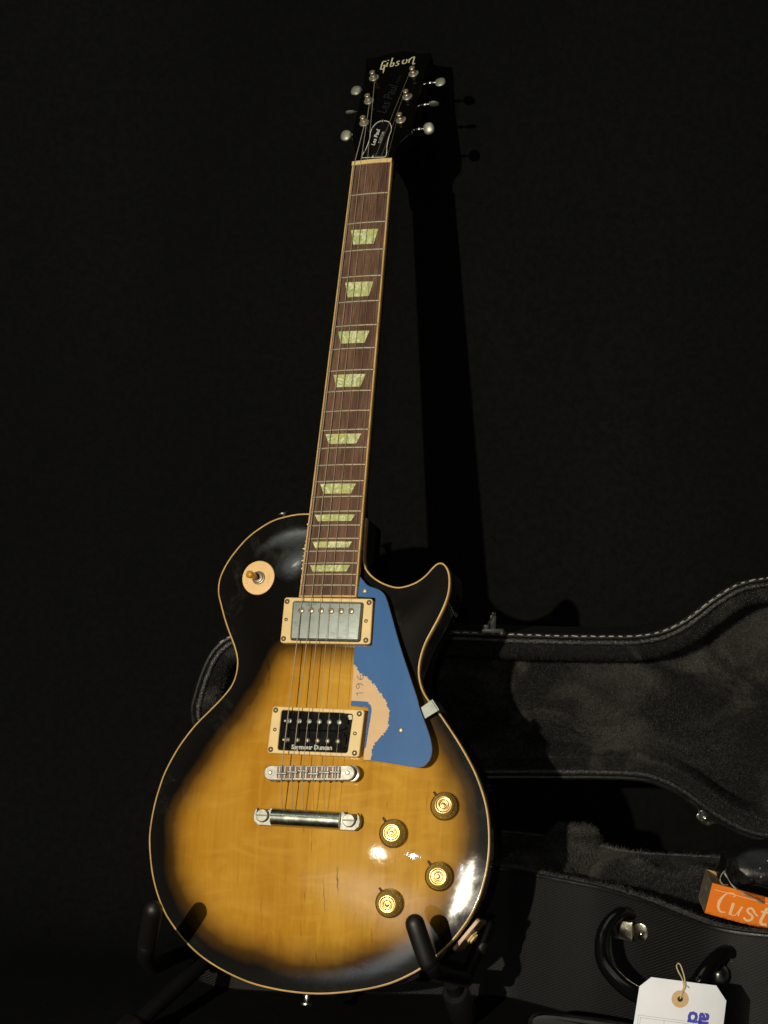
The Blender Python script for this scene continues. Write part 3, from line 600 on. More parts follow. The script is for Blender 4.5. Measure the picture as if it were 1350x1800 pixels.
tn = np.gradient(ee, axis=0); nn = np.c_[-tn[:, 1], tn[:, 0]] / (np.linalg.norm(tn, axis=1)[:, None] + 1e-9)
oe = ee + nn * np.where(np.arange(len(ee)) < 26, wv, wv)[:, None]
gm('blue_paint', gsheet(np.vstack([ee, oe[::-1]]), 0.01, 0.16), M['blue'], guard)
W196 = [[(0, 0.2), (0, 5.2)], [(-1.0, 4.1), (0, 5.2)], [(3.9, 4.4), (3.3, 5.2), (2.3, 5.1), (1.9, 4.1), (2.4, 3.1), (3.3, 3.2), (3.9, 4.2), (3.8, 2.0), (3.2, 0.2)], [(7.4, 5.0), (6.2, 4.0), (5.6, 2.2), (5.9, 0.6), (6.9, 0.2), (7.6, 1.1), (7.3, 2.2), (6.4, 2.5), (5.8, 1.8)]]
Mx = Matrix.Translation((41.3, 76.0, 0)) @ Matrix.Rotation(math.radians(94), 4, 'Z') @ Matrix.Diagonal((2.2, 1.25, 1, 1))
wv = []
for s_ in W196:
    P = [(Mx @ Vector((a, b, 0)))[:2] for a, b in s_]; P = smooth_curve(P, 0.4, False) if len(P) > 2 else np.array(P)
    V, F = stroke(P, 0.62); wv.append(([(v[0], v[1], gz(v[0], v[1]) + 0.05) for v in V], F))
gm('handwritten_year', join(wv), M['ink'], guard, 0)
for x, y in ((79.4, 43.0), (34.8, 171.4)): screw(guard, x, y, gz(x, y) + 0.2, 1.25, mesh('screw', *mm(lathe([(2.1, -0.3), (2.0, 0.4), (1.3, 0.85), (0.6, 0.9), (0.5, 0.3), (0.01, 0.3)], 14)), M['nickel2']))
# guard bracket folding over the edge of the body
bq = [np.array(q) for q in ((94.9, 63.9), (98.9, 53.6), (111.6, 61.8), (104.6, 71.4))]
gm('guard_bracket', prism(bq, 9.5, 11.2, 0.25), M['bracket'], guard)
e1 = (bq[3] - bq[2]) / np.linalg.norm(bq[3] - bq[2]); n1 = np.array([0.81, 0.586])
gm('guard_bracket_leg', prism([bq[2], bq[3], bq[3] + n1 * 1.4, bq[2] + n1 * 1.4], -16, 11.2, 0.25), M['bracket'], guard)

# --- bridge
def bl(x, y, ang=1.9, c=(0, 1.2)):                           # bridge slant
    a = math.radians(ang); return (c[0] + x * math.cos(a) - y * math.sin(a), c[1] + x * math.sin(a) + y * math.cos(a))
def stad(hl, hw_, n=8):
    P = [(hl - hw_ + hw_ * math.cos(t), hw_ * math.sin(t)) for t in np.linspace(-math.pi / 2, math.pi / 2, n)]
    return np.array(P + [(-p[0], -p[1]) for p in P])
bO = np.array([bl(*p) for p in stad(43.2, 6.6)]); bI = np.array([bl(*p) for p in rrect(-30.5, 30.5, -5.0, 5.6, 0.8, 3)])
bI2 = resample(bI, 4.0); 
bridge = gm('bridge', prism(bO, 22.5, 29.0, 0.6), M['nickel2'])
gm('bridge_trough', loft([up(inset(ccw(bI), 0.0), 29.03), up(inset(ccw(bI), 0.3), 29.02)], True, False, True), M['saddle'], bridge)
for k in range(6):
    x = -25.3 + 10.15 * k; dy = (-0.6, 0.3, 1.0, -0.9, 0.0, 0.3)[k] * 1.3
    cx = bl(x, 0)[0]; cy = bl(x, 0)[1]; P = []
    sd_ = []
    for dx in (-2.6, 0.0, 2.6): sd_.append(box(cx + dx - 0.75, cx + dx + 0.75, cy - 5.0, cy + 5.2, 28.5, 29.9, 0.2))
    sd_.append(loft([[(cx + q, cy + dy + a, b) for a, b in ((-1.5, 28.9), (-0.4, 31.2), (0.5, 31.2), (1.6, 28.9))] for q in (-4.6, 4.6)], False, True, True))
    gm('saddle', join(sd_), M['nickel2'], bridge)
    gm('saddle_screw', lathe([(1.35, 0), (1.35, 1.2), (0.8, 1.7), (0.01, 1.8)], 12, (cx, cy - 6.3, 26.2), (0, -1, 0.15)), M['nickel'], bridge)
for x, y in ((-36.9, 0.0), (36.7, 2.4)):
    gm('bridge_post', lathe([(3.0, 5), (3.0, 20), (1.9, 20), (1.9, 29.2), (1.4, 29.7), (0.01, 29.7)], 16, (x, y, 0)), M['nickel'], bridge)
    gm('thumbwheel', lathe([(6.5, 19.2), (7.4, 19.6), (7.4, 22.2), (6.5, 22.6)], 28, (x + 1.2, y, 0)), M['nickel'], bridge)

# --- tailpiece
def tl(x, y): a = math.radians(-0.6); return (-1.0 + x * math.cos(a) - y * math.sin(a), -38.9 + x * math.sin(a) + y * math.cos(a))
prof = [(8.0 * math.cos(t), 8.2 * math.sin(t) ** 0.8 if math.sin(t) > 0 else 0) for t in np.linspace(0, math.pi, 15)]
prof = [(a, 20 + b) for a, b in prof] + [(-8.0, 15.8), (8.0, 15.8)]
tail = gm('tailpiece', loft([[(*tl(x, a), b) for a, b in prof] for x in (-33.2, -32.8, 0, 31.4, 31.8)], True, True, True), M['chrome'])
for sg, c in ((-1, -41.9), (1, 40.4)):
    lug = [tl(c + sg * -9.6, -8.0), tl(c + sg * 4.5, -8.0), tl(c + sg * 8.8, -4.5), tl(c + sg * 9.6, 0), tl(c + sg * 8.8, 4.5), tl(c + sg * 6.5, 7.6), tl(c + sg * 6.5, 1.5), tl(c + sg * -5.6, 6.8), tl(c + sg * -5.6, 8.0), tl(c + sg * -9.6, 8.0)]
    gm('tailpiece_lug', prism(lug, 17.0, 22.5, 0.5), M['nickel2'], tail)
    st = gm('tailpiece_stud', lathe([(3, 4), (3, 16), (6.1, 16), (6.1, 24.5), (5.6, 25.8), (5.2, 26.2), (0.01, 26.2)], 24, (*tl(c, 0.6), 0)), M['nickel2'], tail)
    x, y = tl(c, 0.6); gm('stud_slot', box(x - 5.7, x + 5.7, y - 0.75, y + 0.75, 26.0, 26.32), M['slot'], tail)

# --- strings
def sy_at(x): return 0.9 if x < -20 else 1.6
bx_ = [-25.4, -15.2, -5.1, 5.1, 15.3, 25.6]; nx_ = [-18.2, -11.4, -4.4, 2.4, 9.3, 16.8]
posts = [(-22.5, 72.7), (-24.0, 108.8), (-25.5, 148.1), (19.6, 147.9), (18.9, 109.2), (18.2, 71.6)]
rad = [0.5, 0.4, 0.31, 0.22, 0.17, 0.14]
for k in range(6):
    pxk, ptk = posts[k]; side = 1 if k < 3 else -1
    zb = fb(SCALE, 0, 4.3)
    pth = []
    for j in range(14):                                      # winds round the post
        t = j / 13 * 2 * math.pi * 1.75; pth.append(hs(pxk + side * 2.75 * math.cos(t + math.pi), ptk + 2.75 * math.sin(t), H0 + 5.4 - 1.0 * j / 13))
    pth.append(hs(pxk + side * 2.6, ptk - 1.5, H0 + 4.3))
    pth += [fb(-2.4, nx_[k], 2.2), fb(0.2, nx_[k], 2.0)]
    pth += [(bx_[k] * 1.0, bl(bx_[k], 0)[1] + 0.3, 31.6), (bx_[k] - 0.1, -16, 27.0), (bx_[k] - 0.4, -31.5, 21.5)]
    gm('guitar_string', tube(pth, rad[k], 6), M['wound'] if k < 3 else M['plain'])

# --- knobs, switch, hardware
def knob(x, y, r0=12.6):
    z0 = tz(x, y) + 0.8
    e = 1.0; nx = (tz(x + 3, y) - tz(x - 3, y)) / 6; ny = (tz(x, y + 3) - tz(x, y - 3)) / 6
    q = Vector((0, 0, 1)).rotation_difference(Vector((-nx, -ny, 1)).normalized()).to_matrix().to_4x4()
    mw = at(x, y, z0) @ q
    k = link('control_knob', mesh('control_knob', *mm(lathe([(r0, 0), (r0, 1.4), (r0 - 0.5, 2.0), (r0 - 1.4, 2.6), (9.3, 9.2), (8.6, 10.2), (7.9, 10.5), (7.7, 9.0)], 40, closed_ends=False)), M['amber'], 50), guitar, mw)
    link('knob_top', mesh('knob_top', *mm(lathe([(7.9, 9.2), (7.8, 10.7), (7.3, 11.0), (6.6, 11.0), (6.3, 10.7), (4.6, 10.6), (4.3, 10.9), (3.6, 10.9), (3.3, 10.5), (2.3, 10.4), (1.7, 10.7), (0.8, 10.85), (0.01, 10.87)], 40, closed_ends=False)), M['gold'], 60), k)
    link('knob_rim', mesh('knob_rim', *mm(lathe([(r0 - 1.1, 2.48), (r0 - 0.4, 2.12), (r0 + 0.05, 1.5), (r0 + 0.05, 1.0)], 40, closed_ends=False)), M['gold'], 60), k)
    nv = []
    for i in range(11):
        a = math.radians(215 + i * 24); T = text_geo(str(i), 3.0, 0, 0.12)
        Mx = Matrix.Rotation(a, 4, 'Z') @ Matrix.Translation((10.5, 0, 6.1)) @ Matrix.Rotation(math.radians(71), 4, 'Y') @ Matrix.Rotation(math.pi / 2, 4, 'Z')
        nv.append(xf(T, Mx))
    link('knob_numerals', mesh('knob_numerals', *mm(join(nv)), M['numer'], 0), k, Matrix.Rotation(random.uniform(-0.9, 0.9), 4, 'Z'))
    return k
for x, y in ((120.3, -21.6), (77.0, -47.5), (119.0, -81.8), (76.4, -107.0)): knob(x, y)
for x, y in ((110.7, -10.5), (67.4, -35.3), (109.3, -70.4), (67.4, -95.7)):
    V, F = prism([(-1.2, -4.5), (1.2, -4.5), (0.8, 1.6), (-0.8, 1.6)], 0, 0.8, 0.1)
    gm('knob_pointer', xf((V, F), Matrix.Translation((x + 0.2, y, tz(x, y) + 0.7)) @ Matrix.Rotation(math.radians(40), 4, 'Z')), M['dark'])
SX, SY = -75.2, 185.8; sz = tz(SX, SY)
chip = gm('switch_plate', lathe([(16.6, -0.6), (16.6, 1.0), (16.2, 1.5), (15.4, 1.6), (5.0, 1.6), (4.9, 0.5)], 48, (SX, SY, sz + 0.6)), M['chip'])
gm('plate_lettering', xf(text_geo('TREBLE', 3.2), Matrix.Translation((SX + 10.6, SY, sz + 2.27)) @ Matrix.Rotation(-math.pi / 2, 4, 'Z')), M['chiptext'], chip, 0)
gm('plate_lettering', xf(text_geo('RHYTHM', 3.2), Matrix.Translation((SX - 11.2, SY, sz + 2.27)) @ Matrix.Rotation(math.pi / 2, 4, 'Z')), M['chiptext'], chip, 0)
swn = gm('switch_nut', join([lathe([(6.4, 1.6), (6.4, 2.6), (6.0, 3.0), (5.2, 3.1), (5.0, 4.4), (4.4, 4.8), (3.5, 4.8), (3.4, 2.0), (0.01, 2.0)], 32, (SX + 0.6, SY - 0.3, sz + 0.6))]), M['grey'])
ax = Vector((-0.36, 0.05, 1)).normalized(); b0 = Vector((SX + 0.6, SY - 0.3, sz + 2.5))
lev = gm('switch_lever', tube([b0, b0 + ax * 9], 1.5, 10), M['saddle'])
gm('switch_tip', lathe([(2.2, 0), (2.5, 1.0), (3.6, 7.5), (3.8, 9.2), (3.4, 10.8), (2.1, 11.8), (0.01, 12.1)], 20, tuple(b0 + ax * 3.5), tuple(ax)), M['tip'])
def strap_button(x, y, nx, ny):
    return gm('strap_button', lathe([(6.0, 0), (5.6, 1.0), (3.2, 2.2), (2.9, 6.0), (4.2, 8.0), (6.2, 9.0), (6.3, 10.2), (5.4, 11.0), (0.01, 11.2)], 22, (x, y, -22), (nx, ny, 0)), M['nickel'])
strap_button(-4.5, -188.4, 0.0, -1.0); strap_button(-62.5, 245.7, -0.3, 0.95)
# jack plate on the lower side
jc = np.array([139.2, -127.6]); jt = np.array([0.62, 0.785]); jn = np.array([0.785, -0.62])
def jp(a, b, c): q = jc + jt * a + jn * b; return (q[0], q[1], -25 + c)
jV, jF = prism(rrect(-17.5, 17.5, -13.5, 13.5, 2.5), 1.2, 4.4, 0.6)
jack = gm('jack_plate', ([jp(v[0], v[2], v[1]) for v in jV], [f[::-1] for f in jF]), M['jack'])
gm('jack_nut', lathe([(6.4, 0), (6.4, 2.2), (5.0, 2.8), (4.8, 4.4), (3.4, 4.4), (3.2, 1.5), (0.01, 1.5)], 6, jp(0.0, 4.2, 0), (jn[0], jn[1], 0)), M['cream'], jack)
for a, b in ((-14, -10.5), (14, -10.5), (-14, 10.5), (14, 10.5)):
    gm('screw', lathe([(1.9, 0), (1.5, 0.7), (0.01, 0.8)], 10, jp(a, 4.3, b), (jn[0], jn[1], 0)), M['nickel'], jack)
# chipped lacquer along the bass edge of the fretboard
cv = []
for i in range(46):
    y = random.uniform(170, 248) if i < 20 else random.gauss(214, 9); s_ = SCALE - y / CA; x0 = -hw(s_) - 2.3
    wd = abs(random.gauss(0, 1.0)) + 0.3; ln = random.uniform(0.6, 2.0); z = tz(x0 - 1.0, y) + 0.12
    cv.append(([(x0, y - ln, z), (x0 - wd * 0.7, y - ln * 0.4, z), (x0 - wd, y + ln * 0.3, z), (x0 - wd * 0.3, y + ln, z), (x0, y + ln, z)], [(4, 3, 2, 1, 0)]))
gm('chipped_lacquer', join(cv), M['cream'], None, 0)

# ================================================================== STAND (same millimetre frame as the guitar it holds)
def w_of(v): return MWG @ Vector(((v[0] - ORG[0]) / 1000, (v[1] - ORG[1]) / 1000, (v[2] - ORG[2]) / 1000))
base_pt = w_of((0, -190, -90)); stand = empty('guitar_stand', 'black metal guitar stand with foam covered cradle arms', 'guitar stand', Matrix.Translation((base_pt.x, base_pt.y, 0)))
def sm(name, P, r, m, rounded=True, seg=14):
    Pw = [w_of(p) - Vector((base_pt.x, base_pt.y, 0)) for p in P]
    V, F = (round_tube if rounded else tube)(smooth_curve([tuple(p) for p in Pw], 0.006, False), r, seg)
    return link(name, mesh(name, V, F, m), stand)
RA = [(113.6, -123, 53), (117, -133, 50), (123.5, -152.5, 43)]; RB = [(126, -156, 40), (126, -160, 28), (124, -161, 15), (127, -164, -20), (131, -166, -52)]; RC = [(131, -166, -58), (141, -140, -66), (148, -118, -70)]
sm('cradle_pad', RA, 0.0083, M['rubber']); sm('cradle_tube', RB, 0.0068, M['steel']); sm('rear_pad', RC[1:], 0.0072, M['rubber']); sm('rear_tube', [(131, -168, -56), (137, -150, -63), (141, -140, -66)], 0.0058, M['steel'])
LA = [(-110.5, -126, 88), (-120, -141, 71), (-130.5, -157.5, 52)]; LB = [(-129.5, -158, 55), (-135, -166, 42), (-140, -174, 12), (-139, -166, -25), (-136, -160, -56)]; LC = [(-136, -160, -58), (-128, -140, -66), (-124, -120, -70)]
sm('cradle_pad', LA, 0.0083, M['rubber']); sm('cradle_tube', LB, 0.0074, M['steel']); sm('rear_pad', LC, 0.0074, M['steel'])
hub = (0, -150, -120)
sm('cross_bar', [(131, -168, -58), (70, -166, -90), (0, -160, -118), (-70, -166, -90), (-136, -162, -58)], 0.007, M['steel'])
sm('upright', [(0, -160, -118), (0, -20, -130), (0, 120, -140)], 0.008, M['steel'])
def legw(p, foot):
    a = w_of(p) - Vector((base_pt.x, base_pt.y, 0)); b = Vector(foot) - Vector((base_pt.x, base_pt.y, 0))
    link('leg', mesh('leg', *tube([a, a.lerp(b, 0.5), b], 0.0075, 14), M['steel']), stand)
    d = (b - a).normalized()
    V, F = lathe([(0.011, -0.03), (0.0125, -0.028), (0.0125, 0.008), (0.0115, 0.011), (0.0095, 0.011), (0.009, 0.004), (0.0001, 0.004)], 22, tuple(b - d * 0.004), tuple(d))
    link('rubber_foot', mesh('rubber_foot', V, F, M['rubber']), stand)
legw((-120, -166, -62), (-0.236, 1.29, 0.016)); legw((118, -172, -62), (0.072, 1.37, 0.016)); legw((0, -60, -128), (0.0, 1.66, 0.016))

# ================================================================== THE ROOM: drape and floor
n = 60; V, F = [], []
xs = np.linspace(-2.2, 2.2, n); zs = np.linspace(0.0, 2.6, 30)
prf = [(y, 0.004) for y in np.linspace(0.4, 1.53, 8)] + [(1.745 - 0.2 + 0.2 * math.sin(a), 0.204 - 0.2 * math.cos(a)) for a in np.linspace(0.1, math.pi / 2, 9)] + [(1.745 + 0.03 * (z - 0.3), z) for z in np.linspace(0.3, 2.6, 18)]
for y, z in prf:
    for x in xs: V.append((x, y + (0.006 * math.sin(x * 7 + 0.6 * math.sin(z * 2)) + 0.004 * math.sin(x * 17 + 1.3 + z)) * min(z * 3, 1), z))
for j in range(len(prf) - 1):
    for i in range(n - 1): F.append((j * n + i, j * n + i + 1, (j + 1) * n + i + 1, (j + 1) * n + i))
tag(link('backdrop', mesh('backdrop', V, F, M['drape'])), kind='structure')
tag(link('floor', mesh('floor', [(-3, -3, 0), (3, -3, 0), (3, 2.4, 0), (-3, 2.4, 0)], [(0, 1, 2, 3)], M['floor'], 0)), kind='structure')

# ================================================================== THE CASE: lid standing open behind, shell lying in front of it
CX = 0.30
case = empty('guitar_case', 'open black guitar case with grey plush lining and white edge stitching', 'guitar case', Matrix.Translation((CX, 1.48, 0)))
CO = Vector((CX, 1.48, 0))
def cm(name, VF, m, parent=None, smooth=40):                # world millimetres
    return link(name, mesh(name, [(v[0] / 1000 - CO.x, v[1] / 1000 - CO.y, v[2] / 1000) for v in VF[0]], VF[1], m, smooth), parent if parent is not None else case)
LT = [(-199.4, 257.1), (-196.6, 270.0), (-191.1, 288.5), (-181.8, 311.5), (-170.8, 326.3), (-156.9, 335.1), (-131.1, 339.2), (-43.4, 340.2), (72.0, 339.2), (122.8, 337.4), (183.7, 335.5), (228.0, 335.1), (257.5, 335.5), (282.5, 339.7), (306.5, 351.2), (331.4, 370.6), (355.4, 386.3), (372.9, 392.3), (392.3, 395.1), (433.8, 400.2), (480.0, 392.8), (518.8, 365.1), (542.8, 316.2), (548.3, 260.8), (540.9, 202.6), (512.3, 150.0), (466.2, 121.4), (424.6, 116.3), (396.9, 118.2), (379.4, 121.4), (361.8, 127.8), (337.8, 141.7), (313.8, 159.2), (293.5, 172.2), (266.8, 181.8), (220.6, 184.2), (173.5, 184.2), (114.5, 184.2), (0.0, 183.2), (-110.8, 184.2), (-156.9, 189.7), (-182.8, 208.2), (-194.8, 233.1)]
lp = ccw(smooth_curve(LT, 5.0)); lp = relax(lp, 2)
def ly(P, y): return [(p[0], y, p[1]) for p in P]
lid = cm('lid', loft([ly(inset(lp, 6), 1622), ly(lp, 1616), ly(lp, 1560), ly(inset(lp, 1.5), 1558.5)], True, True, False), M['vinyl'])
cm('edge_bead', tube([(*p[:1], 1558.2, p[1]) for p in inset(lp, 3.0)] + [(inset(lp, 3.0)[0][0], 1558.2, inset(lp, 3.0)[0][1])], 2.6, 8, False), M['vinyl'], lid)
cm('rim_trim', loft([ly(inset(lp, 5.0), 1560), ly(inset(lp, 5.6), 1557.5), ly(inset(lp, 8.5), 1556.3), ly(inset(lp, 11.0), 1557.5), ly(inset(lp, 11.6), 1561)]), M['trim'], lid, 60)
lin = [ly(inset(lp, 11.2), 1560.5), ly(inset(lp, 13), 1558.5), ly(inset(lp, 19), 1558), ly(inset(lp, 23), 1560), ly(relax(inset(lp, 25), 4), 1568), ly(relax(inset(lp, 27), 6), 1605)]
cm('lid_lining', loft(lin, True, False, True), M['plush'], lid)
# stitches along the edge of the lid
ST = mesh('stitch', *(lambda VF: ([(v[0] / 1000, v[1] / 1000, v[2] / 1000) for v in VF[0]], VF[1]))(tube([(-3.2, 0.5, 0), (-2.4, -0.3, 0), (0, -0.55, 0), (2.4, -0.3, 0), (3.2, 0.5, 0)], [0.35, 0.6, 0.65, 0.6, 0.35], 6)), M['thread'])
cl = inset(lp, 1.2); cl = np.vstack([cl, cl[:1]]); sarc = np.r_[0, np.cumsum(np.linalg.norm(np.diff(cl, axis=0), axis=1))]
for q in np.arange(0, sarc[-1], 9.3):
    x = np.interp(q, sarc, cl[:, 0]); z = np.interp(q, sarc, cl[:, 1]); x2 = np.interp(q + 1, sarc, cl[:, 0]); z2 = np.interp(q + 1, sarc, cl[:, 1])
    if x > 445 or x < -168 or (z < 242 and x > -176): continue
    a = math.atan2(z2 - z, x2 - x) + random.uniform(-0.11, 0.11); k = random.uniform(0.68, 1.15)
    link('stitch', ST, lid, Matrix.Translation((x / 1000 - CO.x, 1.5566 - CO.y, z / 1000)) @ Matrix.Rotation(-a, 4, 'Y') @ Matrix.Diagonal((k, 1, 1, 1)))
def plate(name, x, z, rot, VF, m, parent, y=1556.0):
    Mx = Matrix.Translation((x, y, z)) @ Matrix.Rotation(rot, 4, 'Y') @ Matrix.Rotation(math.pi / 2, 4, 'X')
    return cm(name, xf(VF, Mx), m, parent)
# latch standing up on the top edge, hinge on the lower edge
lt = plate('lid_latch', 111.7, 344.8, 0, join([box(-12, 10, -7, -3, -3, 5, 0.5), box(-3.5, 2.5, -4, 11, -1, 1.2, 0.4), box(-10, -5, -4, 1, -1, 2.5, 0.4)]), M['nickel2'], lid)
plate('latch_loop', 111.7, 344.8, 0, join([xf(tube([(-6, -3, 1), (-5, 3, 1.5), (-1, 9, 2), (2, 13, 2)], 0.9, 8), Matrix.Identity(4)), xf(sphere(2.2, 2.0, 2.0, 10, 6), Matrix.Translation((-0.5, 12.5, 2))), xf(sphere(4.0, 3.4, 3, 12, 6), Matrix.Translation((8.5, -7.5, 3)))]), M['post'], lt)
hg = plate('lid_hinge', 332.3, 147.2, math.radians(38), join([prism(rrect(-9, 9, -8, 3, 3), -1, 1.2, 0.4), tube([(-23, 2, 0.5), (-15, 3, 1.5), (-9, -1, 2), (-6, -6.5, 2.5), (0, -8, 2.8), (6, -6.5, 2.5), (9, -1, 2), (15, 3, 1.5), (22, 2, 0.5)], [0.8, 1.2, 1.3, 1.4, 1.4, 1.4, 1.3, 1.2, 0.8], 8)]), M['chrome'], lid)
plate('hinge_rivet', 332.3, 147.2, math.radians(38), xf(sphere(2.6, 2.6, 2.0, 12, 6), Matrix.Translation((0, -2.5, 1.5))), M['nickel'], hg)
# shell (XY outline of the rim, z = 130 mm)
BZ = 130.0
BO = [(108, 1433), (136, 1419), (158, 1403), (177, 1390), (197, 1376), (215, 1357), (230, 1340), (253, 1304), (266, 1283), (276, 1270), (291, 1259), (308, 1252), (330, 1246), (380, 1236), (440, 1240), (500, 1270), (550, 1330), (580, 1420), (590, 1500), (585, 1545), (540, 1562), (470, 1560), (420, 1530), (380, 1490), (331, 1474), (293, 1480), (256, 1486), (228, 1502), (205, 1534), (166, 1546), (133, 1560), (60, 1566), (-60, 1570), (-150, 1566), (-178, 1548), (-192, 1515), (-186, 1480), (-160, 1457), (-105, 1445), (0, 1440)]
bp_ = ccw(smooth_curve(BO, 5.0)); bp_ = relax(bp_, 3)
def lz(P, z): return [(p[0], p[1], z) for p in P]
def shell_wall():
    zz = np.linspace(6, BZ, 8); loops = [lz(bp_, z) for z in zz]; V, F = loft(loops)
    return V, F
shell = cm('shell', shell_wall(), M['tolex'])
uv = shell.data.uv_layers.new(name='UVMap'); n = len(bp_); sarc = np.r_[0, np.cumsum(np.linalg.norm(np.diff(np.vstack([bp_, bp_[:1]]), axis=0), axis=1))]
for p in shell.data.polygons:
    for li in p.loop_indices:
        vi = shell.data.loops[li].vertex_index; i, k = vi % n, vi // n
        u = sarc[i]
        if i == 0 and max(shell.data.loops[l].vertex_index % n for l in p.loop_indices) == n - 1: u = sarc[-1]
        uv.data[li].uv = (u, np.linspace(6, BZ, 8)[k])
cm('shell_bottom', loft([lz(bp_, 6.0), lz(inset(bp_, 3), 1.5)], True, False, True), M['vinyl'], shell)
cm('rim_bead', loft([lz(inset(bp_, -0.5), BZ - 2.5), lz(inset(bp_, -0.9), BZ - 0.8), lz(inset(bp_, -0.3), BZ + 0.5), lz(inset(bp_, 1.2), BZ + 0.6), lz(inset(bp_, 1.6), BZ - 0.4)]), M['vinyl'], shell, 60)
cm('shell_lining', loft([lz(inset(bp_, 1.4), BZ - 1), lz(inset(bp_, 2.5), BZ + 1.0), lz(inset(bp_, 10), BZ + 1.5), lz(inset(bp_, 14), BZ - 2), lz(relax(inset(bp_, 16), 6), BZ - 12), lz(relax(inset(bp_, 19), 10), 58)], True, False, True), M['plush'], shell)
def lump(cx, cy, cz, rx, ry, rz):
    V, F = sphere(rx, ry, rz, 28, 14)
    return [(v[0] * (1 + 0.08 * math.sin(v[1] * 0.21 + cx)) + cx, v[1] + cy, v[2] * (1 + 0.1 * math.sin(v[0] * 0.17 + cy)) + cz) for v in V], F
LUMPS = [lump(189, 1512, 122, 27, 20, 30), lump(150, 1500, 100, 40, 30, 26), lump(236, 1458, 108, 36, 26, 23), lump(300, 1440, 104, 50, 30, 24)]
cm('neck_cushion', join(LUMPS), M['plush'], shell)
# handle on the front wall
hp1 = Vector((219, 1352, 101)); hp2 = Vector((283.5, 1262, 97)); on = Vector((-0.80, -0.6, 0))
for p in (hp1, hp2):
    if p is hp2: cm('handle_boss', xf(sphere(9.5, 9.5, 9.5, 18, 10), Matrix.Translation(p + on * 9 + Vector((3, 0, -3)))), M['chrome'])
cm('handle_clasp', xf(join([prism(rrect(-14, 4.5, -8.6, 8.6, 2), 0, 2.2, 0.6), prism(rrect(4.0, 18.0, -8.8, 8.8, 7), -1.2, 1.0, 0.5), xf(sphere(2.2, 2.2, 1.6, 10, 6), Matrix.Translation((12, -1, 1.0)))]), Matrix.Translation((218.5, 1343, 101)) @ Matrix.Rotation(math.radians(-28), 4, 'Z') @ Matrix.Rotation(math.pi / 2, 4, 'X')), M['clasp'])
hpth = [hp1 + Vector((4, -4, 12)), hp1 + Vector((-9, -12, 17)), hp1 + Vector((-24, -22, 4)), hp1 + Vector((-26, -34, -18)), hp1 + Vector((-12, -52, -33)), hp1 + Vector((8, -72, -38)), hp1 + Vector((30, -95, -34)), hp2 + Vector((-26, -26, -4)), hp2 + Vector((-10, -14, 11)), hp2 + Vector((6, -2, 16)), hp2 + Vector((15, 2, 6))]
hq = smooth_curve([tuple(v) for v in hpth], 4.0, False); sN = len(hq)
cm('handle', tube(hq, [4.2 + 3.4 * math.sin(math.pi * min(max((i / sN - 0.02) / 0.96, 0), 1)) ** 0.5 for i in range(sN)], 14), M['gloss'])

# fur: thin blades standing on the plush
def fur(name, obj, count, length, parent, wsel=None):
    me = obj.data; me.calc_loop_triangles(); nt_ = len(me.loop_triangles)
    co = np.empty(len(me.vertices) * 3); me.vertices.foreach_get('co', co); co = co.reshape(-1, 3)
    tr = np.empty(nt_ * 3, int); me.loop_triangles.foreach_get('vertices', tr); tr = tr.reshape(-1, 3)
    a, b, c = co[tr[:, 0]], co[tr[:, 1]], co[tr[:, 2]]; nn = np.cross(b - a, c - a); ar = np.linalg.norm(nn, axis=1) + 1e-12; nn /= ar[:, None]
    if wsel is not None: ar = ar * wsel((a + b + c) / 3, nn)
    i = RNG.choice(nt_, count, p=ar / ar.sum()); r1, r2 = np.sqrt(RNG.random(count)), RNG.random(count)
    P = a[i] * (1 - r1)[:, None] + b[i] * (r1 * (1 - r2))[:, None] + c[i] * (r1 * r2)[:, None]
    vc = np.array(obj.matrix_world.translation) if False else 0
    ph = np.c_[np.sin(P[:, 0] * 31 + 2 * np.sin(P[:, 2] * 23)), np.sin(P[:, 1] * 40 + P[:, 0] * 17), np.sin(P[:, 2] * 37 + 1.7 * np.sin(P[:, 0] * 19))]
    d = nn[i] * 0.75 + ph * 0.55 + RNG.normal(0, 0.35, (count, 3)) + np.array([0.1, 0, -0.1]); d /= np.linalg.norm(d, axis=1)[:, None]
    k = np.sign((d * nn[i]).sum(1)); d = np.where((k < 0)[:, None], d - 2 * (d * nn[i]).sum(1)[:, None] * nn[i], d)
    L = length * RNG.uniform(0.6, 1.3, count); side = np.cross(d, RNG.normal(0, 1, (count, 3))); side /= np.linalg.norm(side, axis=1)[:, None] + 1e-9
    V = np.empty((count, 3, 3)); V[:, 0] = P - side * 0.00032; V[:, 1] = P + side * 0.00032; V[:, 2] = P + d * L[:, None]
    m2 = bpy.data.meshes.new(name); m2.vertices.add(count * 3); m2.vertices.foreach_set('co', V.ravel()); m2.loops.add(count * 3)
    m2.loops.foreach_set('vertex_index', np.arange(count * 3)); m2.polygons.add(count); m2.polygons.foreach_set('loop_start', np.arange(0, count * 3, 3)); m2.update(calc_edges=True)
    m2.materials.append(M['pile']); return tag(link(name, m2, parent), kind='stuff')
def flipfix(o, want):
    me = o.data
    if want(me): me.flip_normals()
bpy.context.view_layer.update()
D_ = bpy.data.objects
flipfix(D_['lid_lining'], lambda me: max(me.polygons, key=lambda p: p.area).normal.y > 0)
flipfix(D_['shell_lining'], lambda me: max(me.polygons, key=lambda p: p.area).normal.z < 0)
flipfix(D_['neck_cushion'], lambda me: sum(p.normal.z * (1 if p.center.z > 0.11 else 0) for p in me.polygons) < 0)
fur('plush_pile', D_['lid_lining'], 150000, 0.0048, lid)
fur('plush_pile', D_['shell_lining'], 90000, 0.0048, shell)
fur('plush_pile', D_['neck_cushion'], 50000, 0.0058, shell)

